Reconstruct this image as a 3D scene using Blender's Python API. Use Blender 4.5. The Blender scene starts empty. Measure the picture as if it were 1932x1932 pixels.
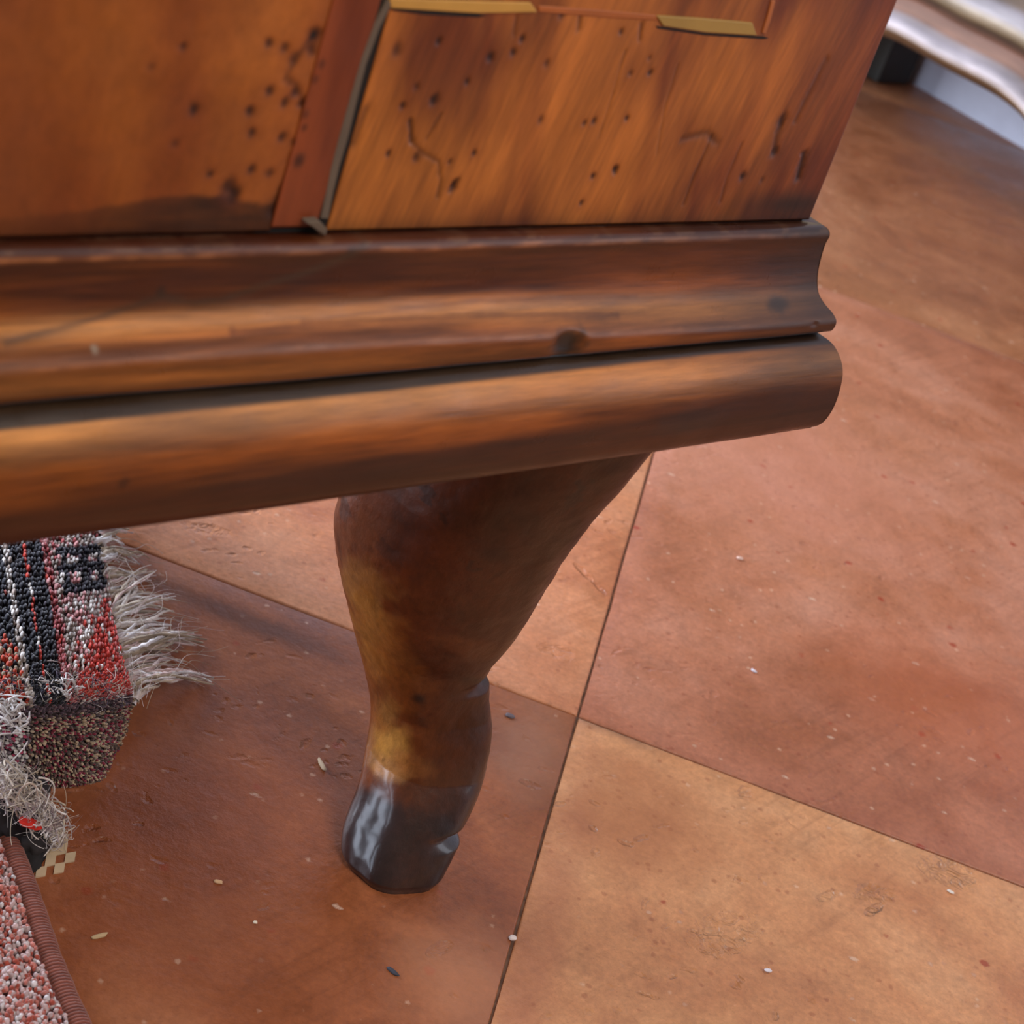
import bpy, bmesh, math, random
import numpy as np
from math import sin, cos, radians, pi
from mathutils import Vector, Matrix

random.seed(7); rng = np.random.default_rng(7)
S = bpy.context.scene
COL = S.collection

# ---------------------------------------------------------------- camera
F_PX = 3252.0; PITCH = radians(29.8); ROLL = radians(20); CH = 0.36     # focal in px of 1932, camera height
cam_d = bpy.data.cameras.new('camera'); cam = bpy.data.objects.new('camera', cam_d); COL.objects.link(cam)
cam.location = (0, 0, CH)
fwd = Vector((0, cos(PITCH), -sin(PITCH))); rt = Vector((1, 0, 0)); up = rt.cross(fwd)
ix = rt*cos(ROLL) + up*sin(ROLL)            # image right
iy = -rt*sin(ROLL) + up*cos(ROLL)           # image up
M = Matrix((ix, iy, -fwd)).transposed().to_4x4(); M.translation = cam.location
cam.matrix_world = M
cam_d.sensor_width = 36; cam_d.lens = 36*F_PX/1932
cam_d.clip_start = 0.01; cam_d.clip_end = 50
cam_d.dof.use_dof = True; cam_d.dof.focus_distance = 0.505; cam_d.dof.aperture_fstop = 25
S.camera = cam

# ---------------------------------------------------------------- exposure, world, light
S.view_settings.view_transform = 'Standard'; S.view_settings.look = 'None'
S.view_settings.gamma = 1; S.view_settings.use_curve_mapping = False
S.view_settings.exposure = 0.0
W = bpy.data.worlds.new('world'); S.world = W; W.use_nodes = True
W.node_tree.nodes['Background'].inputs[0].default_value = (1.0, 0.93, 0.86, 1)
W.node_tree.nodes['Background'].inputs[1].default_value = 0.15

def area(name, loc, tgt, sx, sy, power, col):
    l = bpy.data.lights.new(name, 'AREA'); l.shape = 'RECTANGLE'; l.size = sx; l.size_y = sy
    l.energy = power; l.color = col
    o = bpy.data.objects.new(name, l); COL.objects.link(o); o.location = loc
    dv = Vector(tgt) - Vector(loc); o.rotation_euler = dv.to_track_quat('-Z', 'Y').to_euler()
    return o
area('window_light_left', (-1.55, 0.95, 0.56), (0, 0.5, 0.05), 1.0, 1.05, 68, (0.76, 0.85, 1.0))
area('window_light_near_left', (-1.30, -0.42, 0.46), (0, 0.4, 0.03), 1.15, 0.90, 22, (0.72, 0.82, 1.0))
area('window_light_right', (0.9, -0.6, 2.2), (0.2, 0.6, 0.0), 1.1, 1.1, 33, (1.0, 0.94, 0.86))
_D = Vector((sin(radians(41.3)), cos(radians(41.3)), 0)); _N = Vector((_D.y, -_D.x, 0)); WIN_A, WIN_W, WIN_Z0, WIN_Z1 = 1.02, .80, .32, 1.62
_w = _D*1.315 + _N*WIN_A + Vector((0, 0, (WIN_Z0+WIN_Z1)/2))
area('added_light_wall', _w, _w-_D, WIN_W, WIN_Z1-WIN_Z0, 7, (0.80, 0.88, 1.0))  # added light for an unseen window; the wall behind it is solid

# ---------------------------------------------------------------- helpers
def ray(x, y):
    dx, dy = x-966, y-966
    h = dx*cos(ROLL)+dy*sin(ROLL); u = dx*sin(ROLL)-dy*cos(ROLL)
    return np.array([h, F_PX*cos(PITCH)+u*sin(PITCH), -F_PX*sin(PITCH)+u*cos(PITCH)])/F_PX
def at_z(x, y, z=0.0):
    r = ray(x, y); t = (z-CH)/r[2]; return Vector((r[0]*t, r[1]*t, z))

def put(o, parent=None):
    COL.objects.link(o)
    if parent is not None: o.parent = parent
    return o
def tag(o, label=None, cat=None, group=None, kind=None):
    for k, v in (('label', label), ('category', cat), ('group', group), ('kind', kind)):
        if v: o[k] = v
    return o
def empty(name, loc=(0,0,0), rz=0):
    o = bpy.data.objects.new(name, None); COL.objects.link(o); o.location = loc; o.rotation_euler = (0, 0, rz)
    o.empty_display_size = .02
    return o
def mesh_np(name, V, Fq, mat, parent=None, cols=None, smooth=True):
    """V (n,3); Fq (m,k) faces all of k corners; cols (n,3) linear colours"""
    V = np.asarray(V, np.float32); Fq = np.asarray(Fq, np.int32); k = Fq.shape[1]
    me = bpy.data.meshes.new(name)
    me.vertices.add(len(V)); me.vertices.foreach_set('co', V.ravel())
    me.loops.add(Fq.size); me.loops.foreach_set('vertex_index', Fq.ravel())
    me.polygons.add(len(Fq)); me.polygons.foreach_set('loop_start', np.arange(0, Fq.size, k, dtype=np.int32))
    me.polygons.foreach_set('use_smooth', np.full(len(Fq), smooth))
    me.update(calc_edges=True)
    if cols is not None:
        a = me.color_attributes.new('Col', 'FLOAT_COLOR', 'POINT')
        c = np.ones((len(V), 4), np.float32); c[:, :3] = cols; a.data.foreach_set('color', c.ravel())
    me.materials.append(mat)
    me.validate()
    return put(bpy.data.objects.new(name, me), parent)
def grid_faces(nu, nv, off=0, wrap=False):
    i = np.arange(nu if wrap else nu-1)[:, None]; j = np.arange(nv-1)[None, :]
    a = i*nv+j; b = ((i+1) % nu)*nv+j
    return np.stack([a, b, b+1, a+1], -1).reshape(-1, 4)+off
def mesh_bm(name, bm, mat, parent=None, smooth=False, bevel=0, seg=2):
    me = bpy.data.meshes.new(name); bmesh.ops.recalc_face_normals(bm, faces=bm.faces[:]); bm.to_mesh(me); bm.free()
    me.materials.append(mat)
    for p in me.polygons: p.use_smooth = smooth
    o = put(bpy.data.objects.new(name, me), parent)
    if bevel:
        m = o.modifiers.new('bevel', 'BEVEL'); m.width = bevel; m.segments = seg; m.limit_method = 'ANGLE'
    return o
def add_prism(bm, poly, z0, z1):
    """poly: list of (x,y); closed solid between z0 and z1"""
    a = [bm.verts.new((x, y, z0)) for x, y in poly]; b = [bm.verts.new((x, y, z1)) for x, y in poly]
    bm.faces.new(a[::-1]); bm.faces.new(b); n = len(a)
    for i in range(n): bm.faces.new((a[i], a[(i+1) % n], b[(i+1) % n], b[i]))
def add_box(bm, x0, x1, y0, y1, z0, z1): add_prism(bm, [(x0, y0), (x1, y0), (x1, y1), (x0, y1)], z0, z1)
def srgb(*c):
    c = np.array(c, float)/255; return np.where(c <= .04045, c/12.92, ((c+.055)/1.055)**2.4)
def sm(x, a, b):
    t = np.clip((x-a)/(b-a), 0, 1); return t*t*(3-2*t)
def vnoise(P, scale, seed=0):
    """smooth value noise in numpy, P (...,d), returns 0..1"""
    P = np.asarray(P, float)*scale; d = P.shape[-1]; i = np.floor(P).astype(np.int64); f = P-i; f = f*f*(3-2*f)
    out = 0
    for c in range(2**d):
        bits = [(c >> k) & 1 for k in range(d)]; h = np.full(P.shape[:-1], seed*7919+17, np.int64); w = 1.0
        for k in range(d):
            h = (h*1103515245+(i[..., k]+bits[k])*2654435761 % 4294967296) & 0x7fffffff
            h ^= (h >> 13)
            w = w*(f[..., k] if bits[k] else 1-f[..., k])
        h = (h*1274126177) & 0x7fffffff; h ^= (h >> 15)
        out = out+w*((h % 65536)/65535.0)
    return out
def fbm(P, scale, seed=0, octs=3):
    o = 0; a = .5; tot = 0
    for k in range(octs): o = o+a*vnoise(P, scale*2**k, seed+k*13); tot += a; a *= .5
    return o/tot

# ---------------------------------------------------------------- materials
class NT:
    def __init__(s, name):
        s.m = bpy.data.materials.new(name); s.m.use_nodes = True; s.t = s.m.node_tree; s.n = s.t.nodes
        s.b = s.n['Principled BSDF']
    def node(s, typ, **kw):
        n = s.n.new(typ)
        for k, v in kw.items():
            if k.startswith('i_'): n.inputs[int(k[2:]) if k[2:].isdigit() else k[2:].replace('_', ' ')].default_value = v
            else: setattr(n, k, v)
        return n
    def link(s, a, b): s.t.links.new(a, b)
    def mix(s, fac, a, b, mode='MIX'):
        n = s.n.new('ShaderNodeMix'); n.data_type = 'RGBA'; n.blend_type = mode
        for v, i in ((fac, 0), (a, 6), (b, 7)):
            if hasattr(v, 'is_linked'): s.link(v, n.inputs[i])
            elif i == 0: n.inputs[0].default_value = v
            else: n.inputs[i].default_value = (*v, 1) if len(v) == 3 else v
        return n.outputs[2]
    def ramp(s, v, stops):
        n = s.n.new('ShaderNodeValToRGB'); e = n.color_ramp.elements
        while len(e) < len(stops): e.new(.5)
        for k, (p, c) in enumerate(stops): e[k].position = p; e[k].color = (*c, 1) if hasattr(c, '__len__') else (c, c, c, 1)
        s.link(v, n.inputs[0]); return n.outputs[0]
    def math(s, op, a, b=None, clamp=False):
        n = s.n.new('ShaderNodeMath'); n.operation = op; n.use_clamp = clamp
        for v, i in ((a, 0), (b, 1)):
            if v is None: continue
            if hasattr(v, 'is_linked'): s.link(v, n.inputs[i])
            else: n.inputs[i].default_value = v
        return n.outputs[0]
    def coords(s, scale=(1,1,1), rot=(0,0,0), kind='Object', loc=(0,0,0)):
        tc = s.n.new('ShaderNodeTexCoord'); mp = s.n.new('ShaderNodeMapping')
        mp.inputs['Scale'].default_value = scale; mp.inputs['Rotation'].default_value = rot; mp.inputs['Location'].default_value = loc
        s.link(tc.outputs[kind], mp.inputs[0]); return mp.outputs[0]
    def grain(s, ang, sx, sy, sz=1., axis=2, loc=(0,0,0)):
        tc = s.n.new('ShaderNodeTexCoord'); mp = s.n.new('ShaderNodeMapping'); mp.vector_type = 'TEXTURE'
        r = [0, 0, 0]; r[axis] = ang; mp.inputs['Rotation'].default_value = r; mp.inputs['Location'].default_value = loc
        mp.inputs['Scale'].default_value = (1/sx, 1/sy, 1/sz); s.link(tc.outputs['Object'], mp.inputs[0]); return mp.outputs[0]
    def noise(s, vec, scale, detail=4, rough=.55, dist=0):
        n = s.node('ShaderNodeTexNoise'); n.inputs['Scale'].default_value = scale; n.inputs['Detail'].default_value = detail
        n.inputs['Roughness'].default_value = rough; n.inputs['Distortion'].default_value = dist
        s.link(vec, n.inputs['Vector']); return n.outputs[0]
    def bump(s, h, strength, dist):
        n = s.n.new('ShaderNodeBump'); n.inputs['Strength'].default_value = strength; n.inputs['Distance'].default_value = dist
        s.link(h, n.inputs['Height']); s.link(n.outputs[0], s.b.inputs['Normal']); return n
    def attr(s):
        n = s.n.new('ShaderNodeVertexColor'); n.layer_name = 'Col'; return n.outputs[0]

def plain(name, col, rough=.6, **kw):
    t = NT(name); t.b.inputs['Base Color'].default_value = (*col, 1); t.b.inputs['Roughness'].default_value = rough
    v = t.coords(); nz = t.noise(v, 60, 4)
    t.link(t.mix(.35, col, t.ramp(nz, [(.3, tuple(np.array(col)*.6)), (.7, tuple(np.minimum(np.array(col)*1.35, 1)))])), t.b.inputs['Base Color'])
    return t.m

def wood_attr(name, grain_scale, rough, coat, amt=.5, rot=(0,0,0), fine=(1,1,1), bump=.15):
    """aged polished wood: painted colour times stretched grain"""
    t = NT(name); v = t.grain(rot[1], *grain_scale, axis=1); c = t.attr()
    g1 = t.noise(v, 150, 6, .62, .5); g2 = t.noise(v, 800, 4, .7)
    k = t.ramp(g1, [(.28, .38), (.5, .97), (.72, 1.45)])
    k2 = t.ramp(g2, [(.32, .58), (.62, 1.22)])
    x = t.mix(amt, c, k, 'MULTIPLY'); x = t.mix(amt*.8, x, k2, 'MULTIPLY')
    t.link(x, t.b.inputs['Base Color'])
    n3 = t.noise(t.coords(), 90, 5)
    t.link(t.ramp(n3, [(.3, rough-.08), (.7, rough+.12)]), t.b.inputs['Roughness'])
    t.b.inputs['Coat Weight'].default_value = coat; t.b.inputs['Coat Roughness'].default_value = .22; t.b.inputs['Specular IOR Level'].default_value = .36
    t.bump(t.math('ADD', g2, g1), bump, .0006)
    return t.m
M_VEN_R = wood_attr('veneer_wood', (1, 1, .09), .42, .08, .62, rot=(0, radians(10), 0))
M_VEN_L = wood_attr('veneer_wood_left', (.55, 1, .4), .42, .08, .36)
M_STRIP = wood_attr('strip_wood', (1, 1, .12), .4, .2, .3)
M_MOULD = wood_attr('moulding_walnut', (.07, .6, .9), .33, .12, .75)
M_LEG = wood_attr('leg_walnut', (.7, .7, .45), .38, .30, .6, bump=.28)
_nt = M_LEG.node_tree; _b = _nt.nodes['Principled BSDF']; _tc = _nt.nodes.new('ShaderNodeTexCoord'); _sx = _nt.nodes.new('ShaderNodeSeparateXYZ'); _nt.links.new(_tc.outputs['Object'], _sx.inputs[0])
def _zr(lo, hi, sock):                        # the hoof carries thick shellac: glossier below 34 mm
    m = _nt.nodes.new('ShaderNodeMapRange'); m.inputs[1].default_value = .030; m.inputs[2].default_value = .040; m.inputs[3].default_value = lo; m.inputs[4].default_value = hi
    _nt.links.new(_sx.outputs[2], m.inputs[0]); _nt.links.new(m.outputs[0], sock)
_zr(1.0, .10, _b.inputs['Coat Weight']); _zr(.17, .26, _b.inputs['Coat Roughness']); _zr(.25, .36, _b.inputs['Specular IOR Level'])
M_CARC = wood_attr('carcass_wood', (.2, 1, 1), .5, .1, .5)
M_INLAY = plain('pale_inlay', srgb(196, 146, 66), .45)
M_GROOVE = plain('dark_bed_and_shadow', srgb(28, 20, 16), .9)
M_FILLER = plain('grey_filler', srgb(104, 88, 72), .8)

# ---------------------------------------------------------------- floor of terracotta tiles
TILE = .520; ROT = radians(-1.5)            # tile axes: rotation of local X from world X
ORG = at_z(1090, 1352)
floor_mat = NT('grout')
floor_mat.link(floor_mat.ramp(floor_mat.noise(floor_mat.coords(), 300, 3), [(.3, tuple(srgb(66, 44, 32))), (.75, tuple(srgb(128, 92, 72)))]), floor_mat.b.inputs['Base Color'])
floor_mat.b.inputs['Roughness'].default_value = .9
bm = bmesh.new(); add_box(bm, -3.0, 3.0, -2.0, 4.0, -.03, -.0007)
floor = mesh_bm('floor', bm, floor_mat.m); tag(floor, 'floor of large waxed terracotta tiles with thin dark joints', kind='structure')

_a, _b = at_z(1350, 1110), at_z(1850, 920); SCUFF = math.atan2((_b-_a).y, (_b-_a).x)-ROT
def tile_mat(name, c_lo, c_mid, c_hi, seed, red=.6, pits=1.0, dents=(), stain_and_light=None):
    t = NT(name); v = t.coords(loc=(seed*1.7, seed*.9, 0)); b = t.b
    big = t.noise(v, 7, 3, .5, .8); med = t.noise(v, 26, 5, .62, .4); fin = t.noise(v, 420, 4, .7)
    x = t.ramp(t.math('ADD', t.math('MULTIPLY', big, .62), t.math('MULTIPLY', med, .38)), [(.36, c_lo), (.5, c_mid), (.66, c_hi)])
    x = t.mix(.42, x, t.ramp(fin, [(.3, .55), (.7, 1.35)]), 'MULTIPLY')
    x = t.mix(.35, x, t.ramp(t.noise(v, 70, 5, .7, .5), [(.32, .62), (.5, 1.0), (.68, 1.25)]), 'MULTIPLY')
    # speckle of darker grains
    sp = t.noise(v, 900, 2, .6)
    x = t.mix(t.math('MULTIPLY', t.ramp(sp, [(.64, 0), (.74, 1)]), .30), x, tuple(np.array(c_lo)*.35))
    # wiping streaks (brushed wax), long along one direction
    st = t.noise(t.grain(SCUFF, .35, 6, loc=(seed, 0, 0)), 40, 5, .65, .3)
    stm = t.ramp(t.noise(v, 9, 2), [(.45, 0), (.62, 1)])
    x = t.mix(t.math('MULTIPLY', t.ramp(st, [(.5, 0), (.68, 1)]), t.math('MULTIPLY', stm, .35)), x, tuple(np.array(c_lo)*.55))
    # red inclusions
    vo = t.node('ShaderNodeTexVoronoi'); vo.inputs['Scale'].default_value = 62; t.link(v, vo.inputs['Vector'])
    wv = t.noise(v, 500, 2)
    rd = t.math('ADD', vo.outputs['Distance'], t.math('MULTIPLY', wv, .16))
    sel = t.node('ShaderNodeSeparateColor'); t.link(vo.outputs['Color'], sel.inputs[0])
    gate = t.ramp(sel.outputs[0], [(.48, 0), (.52, 1)])
    rmask = t.math('MULTIPLY', t.ramp(rd, [(.15, 1), (.21, 0)]), t.math('MULTIPLY', gate, red))
    x = t.mix(rmask, x, tuple(srgb(150, 52, 26)))
    vq = t.node('ShaderNodeTexVoronoi'); vq.inputs['Scale'].default_value = 190; t.link(v, vq.inputs['Vector'])
    sq = t.node('ShaderNodeSeparateColor'); t.link(vq.outputs['Color'], sq.inputs[0])
    qd = t.math('ADD', vq.outputs['Distance'], t.math('MULTIPLY', t.noise(v, 900, 2), .25))
    qm = t.math('MULTIPLY', t.ramp(qd, [(.24, 1), (.36, 0)]), t.ramp(sq.outputs[2], [(.70, 0), (.74, 1)]))
    x = t.mix(t.math('MULTIPLY', qm, .5*red), x, tuple(srgb(132, 62, 36)))
    qm2 = t.math('MULTIPLY', t.ramp(qd, [(.22, 1), (.34, 0)]), t.ramp(sq.outputs[0], [(.84, 0), (.88, 1)]))
    x = t.mix(t.math('MULTIPLY', qm2, .45), x, tuple(srgb(226, 186, 156)))
    # pale lime nicks
    vp = t.node('ShaderNodeTexVoronoi'); vp.inputs['Scale'].default_value = 48; t.link(t.coords((1, 1.8, 1), (0, 0, .7), loc=(seed*3, 1, 0)), vp.inputs['Vector'])
    sp2 = t.node('ShaderNodeSeparateColor'); t.link(vp.outputs['Color'], sp2.inputs[0])
    pd = t.math('ADD', vp.outputs['Distance'], t.math('MULTIPLY', t.noise(v, 650, 2), .14))
    pmask = t.math('MULTIPLY', t.ramp(pd, [(.12, 1), (.17, 0)]), t.ramp(sp2.outputs[1], [(.66, 0), (.7, 1)]))
    x = t.mix(t.math('MULTIPLY', pmask, .55), x, tuple(srgb(222, 190, 165)))
    # relief
    h = t.math('ADD', t.math('MULTIPLY', big, 1.6), t.math('MULTIPLY', fin, .07))
    h = t.math('ADD', h, t.math('MULTIPLY', t.noise(v, 110, 5, .65), .30))
    # elongated dents in clusters
    vd = t.node('ShaderNodeTexVoronoi'); vd.inputs['Scale'].default_value = 75; _vm = t.node('ShaderNodeVectorMath', operation='ADD'); t.link(t.grain(.55, 1, 2.0, loc=(seed, 2, 0)), _vm.inputs[0])
    _nn = t.node('ShaderNodeTexNoise'); _nn.inputs['Scale'].default_value = 32; t.link(v, _nn.inputs['Vector']); _sc = t.node('ShaderNodeVectorMath', operation='SCALE'); _sc.inputs[3].default_value = .05
    t.link(_nn.outputs['Color'], _sc.inputs[0]); t.link(_sc.outputs[0], _vm.inputs[1]); t.link(_vm.outputs[0], vd.inputs['Vector'])
    dd = t.math('ADD', vd.outputs['Distance'], t.math('MULTIPLY', t.noise(v, 260, 3), .45))
    clus = t.ramp(t.noise(v, 15, 2), [(.48, 0), (.60, 1)])
    dent = t.math('MULTIPLY', t.ramp(dd, [(.30, 1), (.46, 0)]), clus)
    h = t.math('SUBTRACT', h, t.math('MULTIPLY', dent, .45*pits))
    h = t.math('SUBTRACT', h, t.math('MULTIPLY', pmask, .12))
    # particular dents: (local point, radius, aspect, angle, depth)
    for (px, py, rad, asp, ang, dep, wild) in dents:
        vec = t.coords((1, 1, 0), (0, 0, 0)); mp = t.node('ShaderNodeMapping', vector_type='TEXTURE')
        mp.inputs['Location'].default_value = (px, py, 0); mp.inputs['Rotation'].default_value = (0, 0, ang); mp.inputs['Scale'].default_value = (rad, rad*asp, 1)
        t.link(vec, mp.inputs[0]); ln = t.node('ShaderNodeVectorMath', operation='LENGTH'); t.link(mp.outputs[0], ln.inputs[0])
        r0 = t.math('ADD', ln.outputs[1], t.math('MULTIPLY', t.math('SUBTRACT', t.noise(v, 240, 3), .5), wild))
        m = t.ramp(r0, [(.55, 1), (1.0, 0)])
        rough_in = t.ramp(t.noise(v, 170, 2, .5, 1.2), [(.40, 0), (.60, 1)])
        h = t.math('SUBTRACT', h, t.math('MULTIPLY', m, t.math('ADD', t.math('MULTIPLY', rough_in, dep), dep*.5)))
    if stain_and_light:
        for (px, py, rad, asp, ang, amt, colr) in stain_and_light:
            vec = t.coords((1, 1, 0)); mp = t.node('ShaderNodeMapping', vector_type='TEXTURE')
            mp.inputs['Location'].default_value = (px, py, 0); mp.inputs['Rotation'].default_value = (0, 0, ang); mp.inputs['Scale'].default_value = (rad, rad*asp, 1)
            t.link(vec, mp.inputs[0]); ln = t.node('ShaderNodeVectorMath', operation='LENGTH'); t.link(mp.outputs[0], ln.inputs[0])
            r0 = t.math('ADD', ln.outputs[1], t.math('MULTIPLY', t.math('SUBTRACT', t.noise(v, 60, 5, .65), .5), .9))
            x = t.mix(t.math('MULTIPLY', t.ramp(r0, [(.3, 1), (1.1, 0)]), amt), x, tuple(colr))
    t.link(x, b.inputs['Base Color'])
    t.link(t.ramp(med, [(.35, .30), (.65, .46)]), b.inputs['Roughness'])
    b.inputs['Specular IOR Level'].default_value = .45
    t.bump(h, 1.0, .0016)
    return t.m

def tile_local(px, py, i, j):
    """photo point -> coordinates inside tile (i,j) measured from its centre"""
    p = at_z(px, py)-ORG; c, s = cos(-ROT), sin(-ROT); x = p.x*c-p.y*s; y = p.x*s+p.y*c
    return x-(i+.5)*TILE, y-(j+.5)*TILE
def dn(px, py, i, j, rad, asp=1, ang=0, dep=.35, wild=1.0): return (*tile_local(px, py, i, j), rad, asp, ang, dep, wild)
def patch(px, py, i, j, rad, asp, ang, amt, col): return (*tile_local(px, py, i, j), rad, asp, ang, amt, srgb(*col))

T_NR = tile_mat('terracotta_ochre', srgb(176, 110, 68), srgb(204, 142, 96), srgb(220, 166, 122), 1, red=.8,
    dents=[dn(1365, 1760, 0, -1, .0165, .5, .9, .6, 1.1), dn(1560, 1690, 0, -1, .006, .35, .9, .5), dn(1650, 1685, 0, -1, .009, .5, .5, .5), dn(1790, 1645, 0, -1, .012, .7, .2, .8), dn(1650, 1715, 0, -1, .006, .3, 1.0, .8),
           dn(1500, 1555, 0, -1, .006, .35, -.6, .2), dn(1390, 1660, 0, -1, .004, .5, .2)],
    stain_and_light=[patch(1190, 1540, 0, -1, .045, .8, .2, .5, (160, 92, 50)), patch(1010, 1800, 0, -1, .012, 9, -.02, .45, (150, 84, 58)), patch(1150, 1370, 0, -1, .03, .25, -.05, .7, (104, 66, 50))])
T_FR = tile_mat('terracotta_pink', srgb(150, 84, 54), srgb(174, 108, 78), srgb(188, 128, 102), 2, red=.9, pits=.5,
    stain_and_light=[patch(1480, 880, 0, 0, .10, 1, 0, .45, (196, 128, 106)), patch(1780, 1330, 0, 0, .07, .8, 0, .4, (176, 92, 54))])  # first patch paints in the pink sky sheen
T_NL = tile_mat('terracotta_brown', srgb(122, 64, 34), srgb(150, 84, 48), srgb(174, 108, 68), 5, red=.5, pits=.7,  # brown tile, its tone also lowered for the shade there
    dents=[dn(1000, 1480, -1, -1, .004, .5, 0), dn(830, 1790, -1, -1, .006, .4, 1.0)],
    stain_and_light=[patch(330, 1500, -1, -1, .07, 1, 0, .45, (112, 56, 34)), patch(300, 1800, -1, -1, .06, 1, 0, .25, (120, 62, 38)), patch(880, 1860, -1, -1, .03, 1, 0, .4, (192, 130, 92)), patch(1000, 1420, -1, -1, .022, 1.6, 0, .55, (156, 108, 84)), patch(450, 1165, -1, -1, .05, .18, -.03, .75, (84, 46, 30))])  # broad dark patches paint in the shade beside the rugs
T_FL = tile_mat('terracotta_rose', srgb(172, 98, 62), srgb(198, 128, 88), srgb(214, 152, 116), 8, red=.7, pits=1.2,
    dents=[dn(1100, 1080, -1, 0, .007, .3, -.7), dn(1130, 1110, -1, 0, .005, .3, -.7), dn(390, 1000, -1, 0, .010, .4, .4), dn(1050, 1230, -1, 0, .008, .6, .2)])
T_A = tile_mat('terracotta_tan', srgb(132, 78, 48), srgb(156, 98, 64), srgb(172, 116, 80), 11, pits=.6)
T_B = tile_mat('terracotta_red', srgb(130, 76, 48), srgb(152, 94, 62), srgb(168, 112, 78), 14, pits=.6)
tm = {(0, -1): T_NR, (0, 0): T_FR, (-1, -1): T_NL, (-1, 0): T_FL}
cr, sr = cos(ROT), sin(ROT); GAP = .0008
tile_cache = {}
for i in range(-5, 5):
    for j in range(-4, 6):
        if (i, j) in tm: n = 40; mt = tm[(i, j)]
        else: n = 6; mt = (T_A, T_B)[(i*3+j*5) % 2]
        # slab: gridded top with softly worn, slightly wavering edges
        h = TILE/2-GAP/2; a = np.linspace(-1, 1, n+1); e = .0008/h
        a = np.concatenate([[-1, -1+e*.4, -1+e], a[1:-1], [1-e, 1-e*.4, 1]]); m = len(a)
        X, Y = np.meshgrid(a*h, a*h, indexing='ij')
        edge = np.minimum(h-np.abs(X), h-np.abs(Y))
        Z = -.0007*(1-np.sqrt(np.clip(1-(1-np.clip(edge/.0008, 0, 1))**2, 0, 1)))
        wv = .00035
        dx = (fbm(np.stack([Y*1, X*0+i*9.1], -1), 55, 3+j)-.5)*wv*2*(np.abs(X) > h*.97); dy = (fbm(np.stack([X*1, Y*0+j*7.3], -1), 55, 5+i)-.5)*wv*2*(np.abs(Y) > h*.97)
        V = np.stack([X+dx*np.sign(-X)*.9, Y+dy*np.sign(-Y)*.9, Z], -1).reshape(-1, 3); Fc = grid_faces(m, m)
        per = [(k, 0) for k in range(m)]+[(m-1, k) for k in range(1, m)]+[(k, m-1) for k in range(m-2, -1, -1)]+[(0, k) for k in range(m-2, 0, -1)]
        idx = np.array([p*m+q for p, q in per]); low = V[idx].copy(); low[:, 2] = -.012
        base = len(V); V = np.vstack([V, low]); L = len(idx); kk = np.arange(L)
        Fc = np.vstack([Fc, np.stack([idx[kk], base+kk, base+(kk+1) % L, idx[(kk+1) % L]], -1)])
        o = mesh_np('tile', V, Fc, mt, floor)
        cx, cy = (i+.5)*TILE, (j+.5)*TILE
        o.location = (ORG.x+cx*cr-cy*sr, ORG.y+cx*sr+cy*cr, ((i*7+j*3) % 3)*.00012)
        o.rotation_euler = (0, 0, ROT)

# ---------------------------------------------------------------- the chest
AZ = radians(41.3); D = np.array([sin(AZ), cos(AZ)]); N = np.array([D[1], -D[0]])
FT = np.array(at_z(750, 1622)[:2]); P0 = FT+.035*N; Q = .0175
chest = empty('chest', (P0[0], P0[1], 0), math.atan2(D[1], D[0]))
tag(chest, 'old worm-eaten walnut veneered chest with stepped base moulding and hoofed leg', 'chest')
def face(x, y, q):
    """photo point -> (u, z) on the vertical plane that stands q proud of the carcass"""
    R = ray(x, y); off = q-Q; t = ((P0+N*off) @ N)/(R[:2] @ N); p = R*t
    return float((p[:2]-P0) @ D), float(p[2]+CH)
def loc(p):                                  # world xy -> chest local
    v = np.array(p[:2])-P0; return float(v @ D), float(-(v @ N))
UC = face(1530, 405, 0)[0]; UL = UC-.480; DEPTH = .32; ZT = .62
Z_LIP = .2258
# profile (q, z): measured at the mitred corner
PROF = [(-.001, .2258), (.0010, .2262), (.0030, .2263), (.0041, .2256), (.0046, .2244), (.0046, .2234), (.0045, .2222), (.0047, .2190), (.0052, .2150), (.0060, .2115), (.0071, .2088),
        (.0088, .2068), (.0104, .2055), (.0116, .2042), (.0121, .2030), (.0121, .2016), (.0118, .2004), (.0109, .1998), (.0095, .1992), (.0097, .1986), (.0116, .1980), (.0136, .1966), (.0155, .1940), (.0168, .1912),
        (.0176, .1882), (.0181, .1845), (.0183, .1810), (.0181, .1775), (.0175, .1748), (.0162, .1730), (.0140, .1722), (.0, .1722)]
pr = [PROF[0]]
def cat(p0, p1, p2, p3, t): return .5*((2*p1)+(-p0+p2)*t+(2*p0-5*p1+4*p2-p3)*t*t+(-p0+3*p1-3*p2+p3)*t**3)
PA = np.array(PROF); dense = []
for k in range(len(PA)-1):
    p0, p1, p2, p3 = PA[max(k-1, 0)], PA[k], PA[k+1], PA[min(k+2, len(PA)-1)]
    nn = max(2, int(np.hypot(*(p2-p1))/.00045)) if k < len(PA)-2 else 3
    for s in range(nn):
        t = s/nn; dense.append(cat(p0, p1, p2, p3, t) if 0 < k < len(PA)-2 else p1+(p2-p1)*t)
dense.append(PA[-1]); PD = np.array(dense); NP = len(PD)

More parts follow.
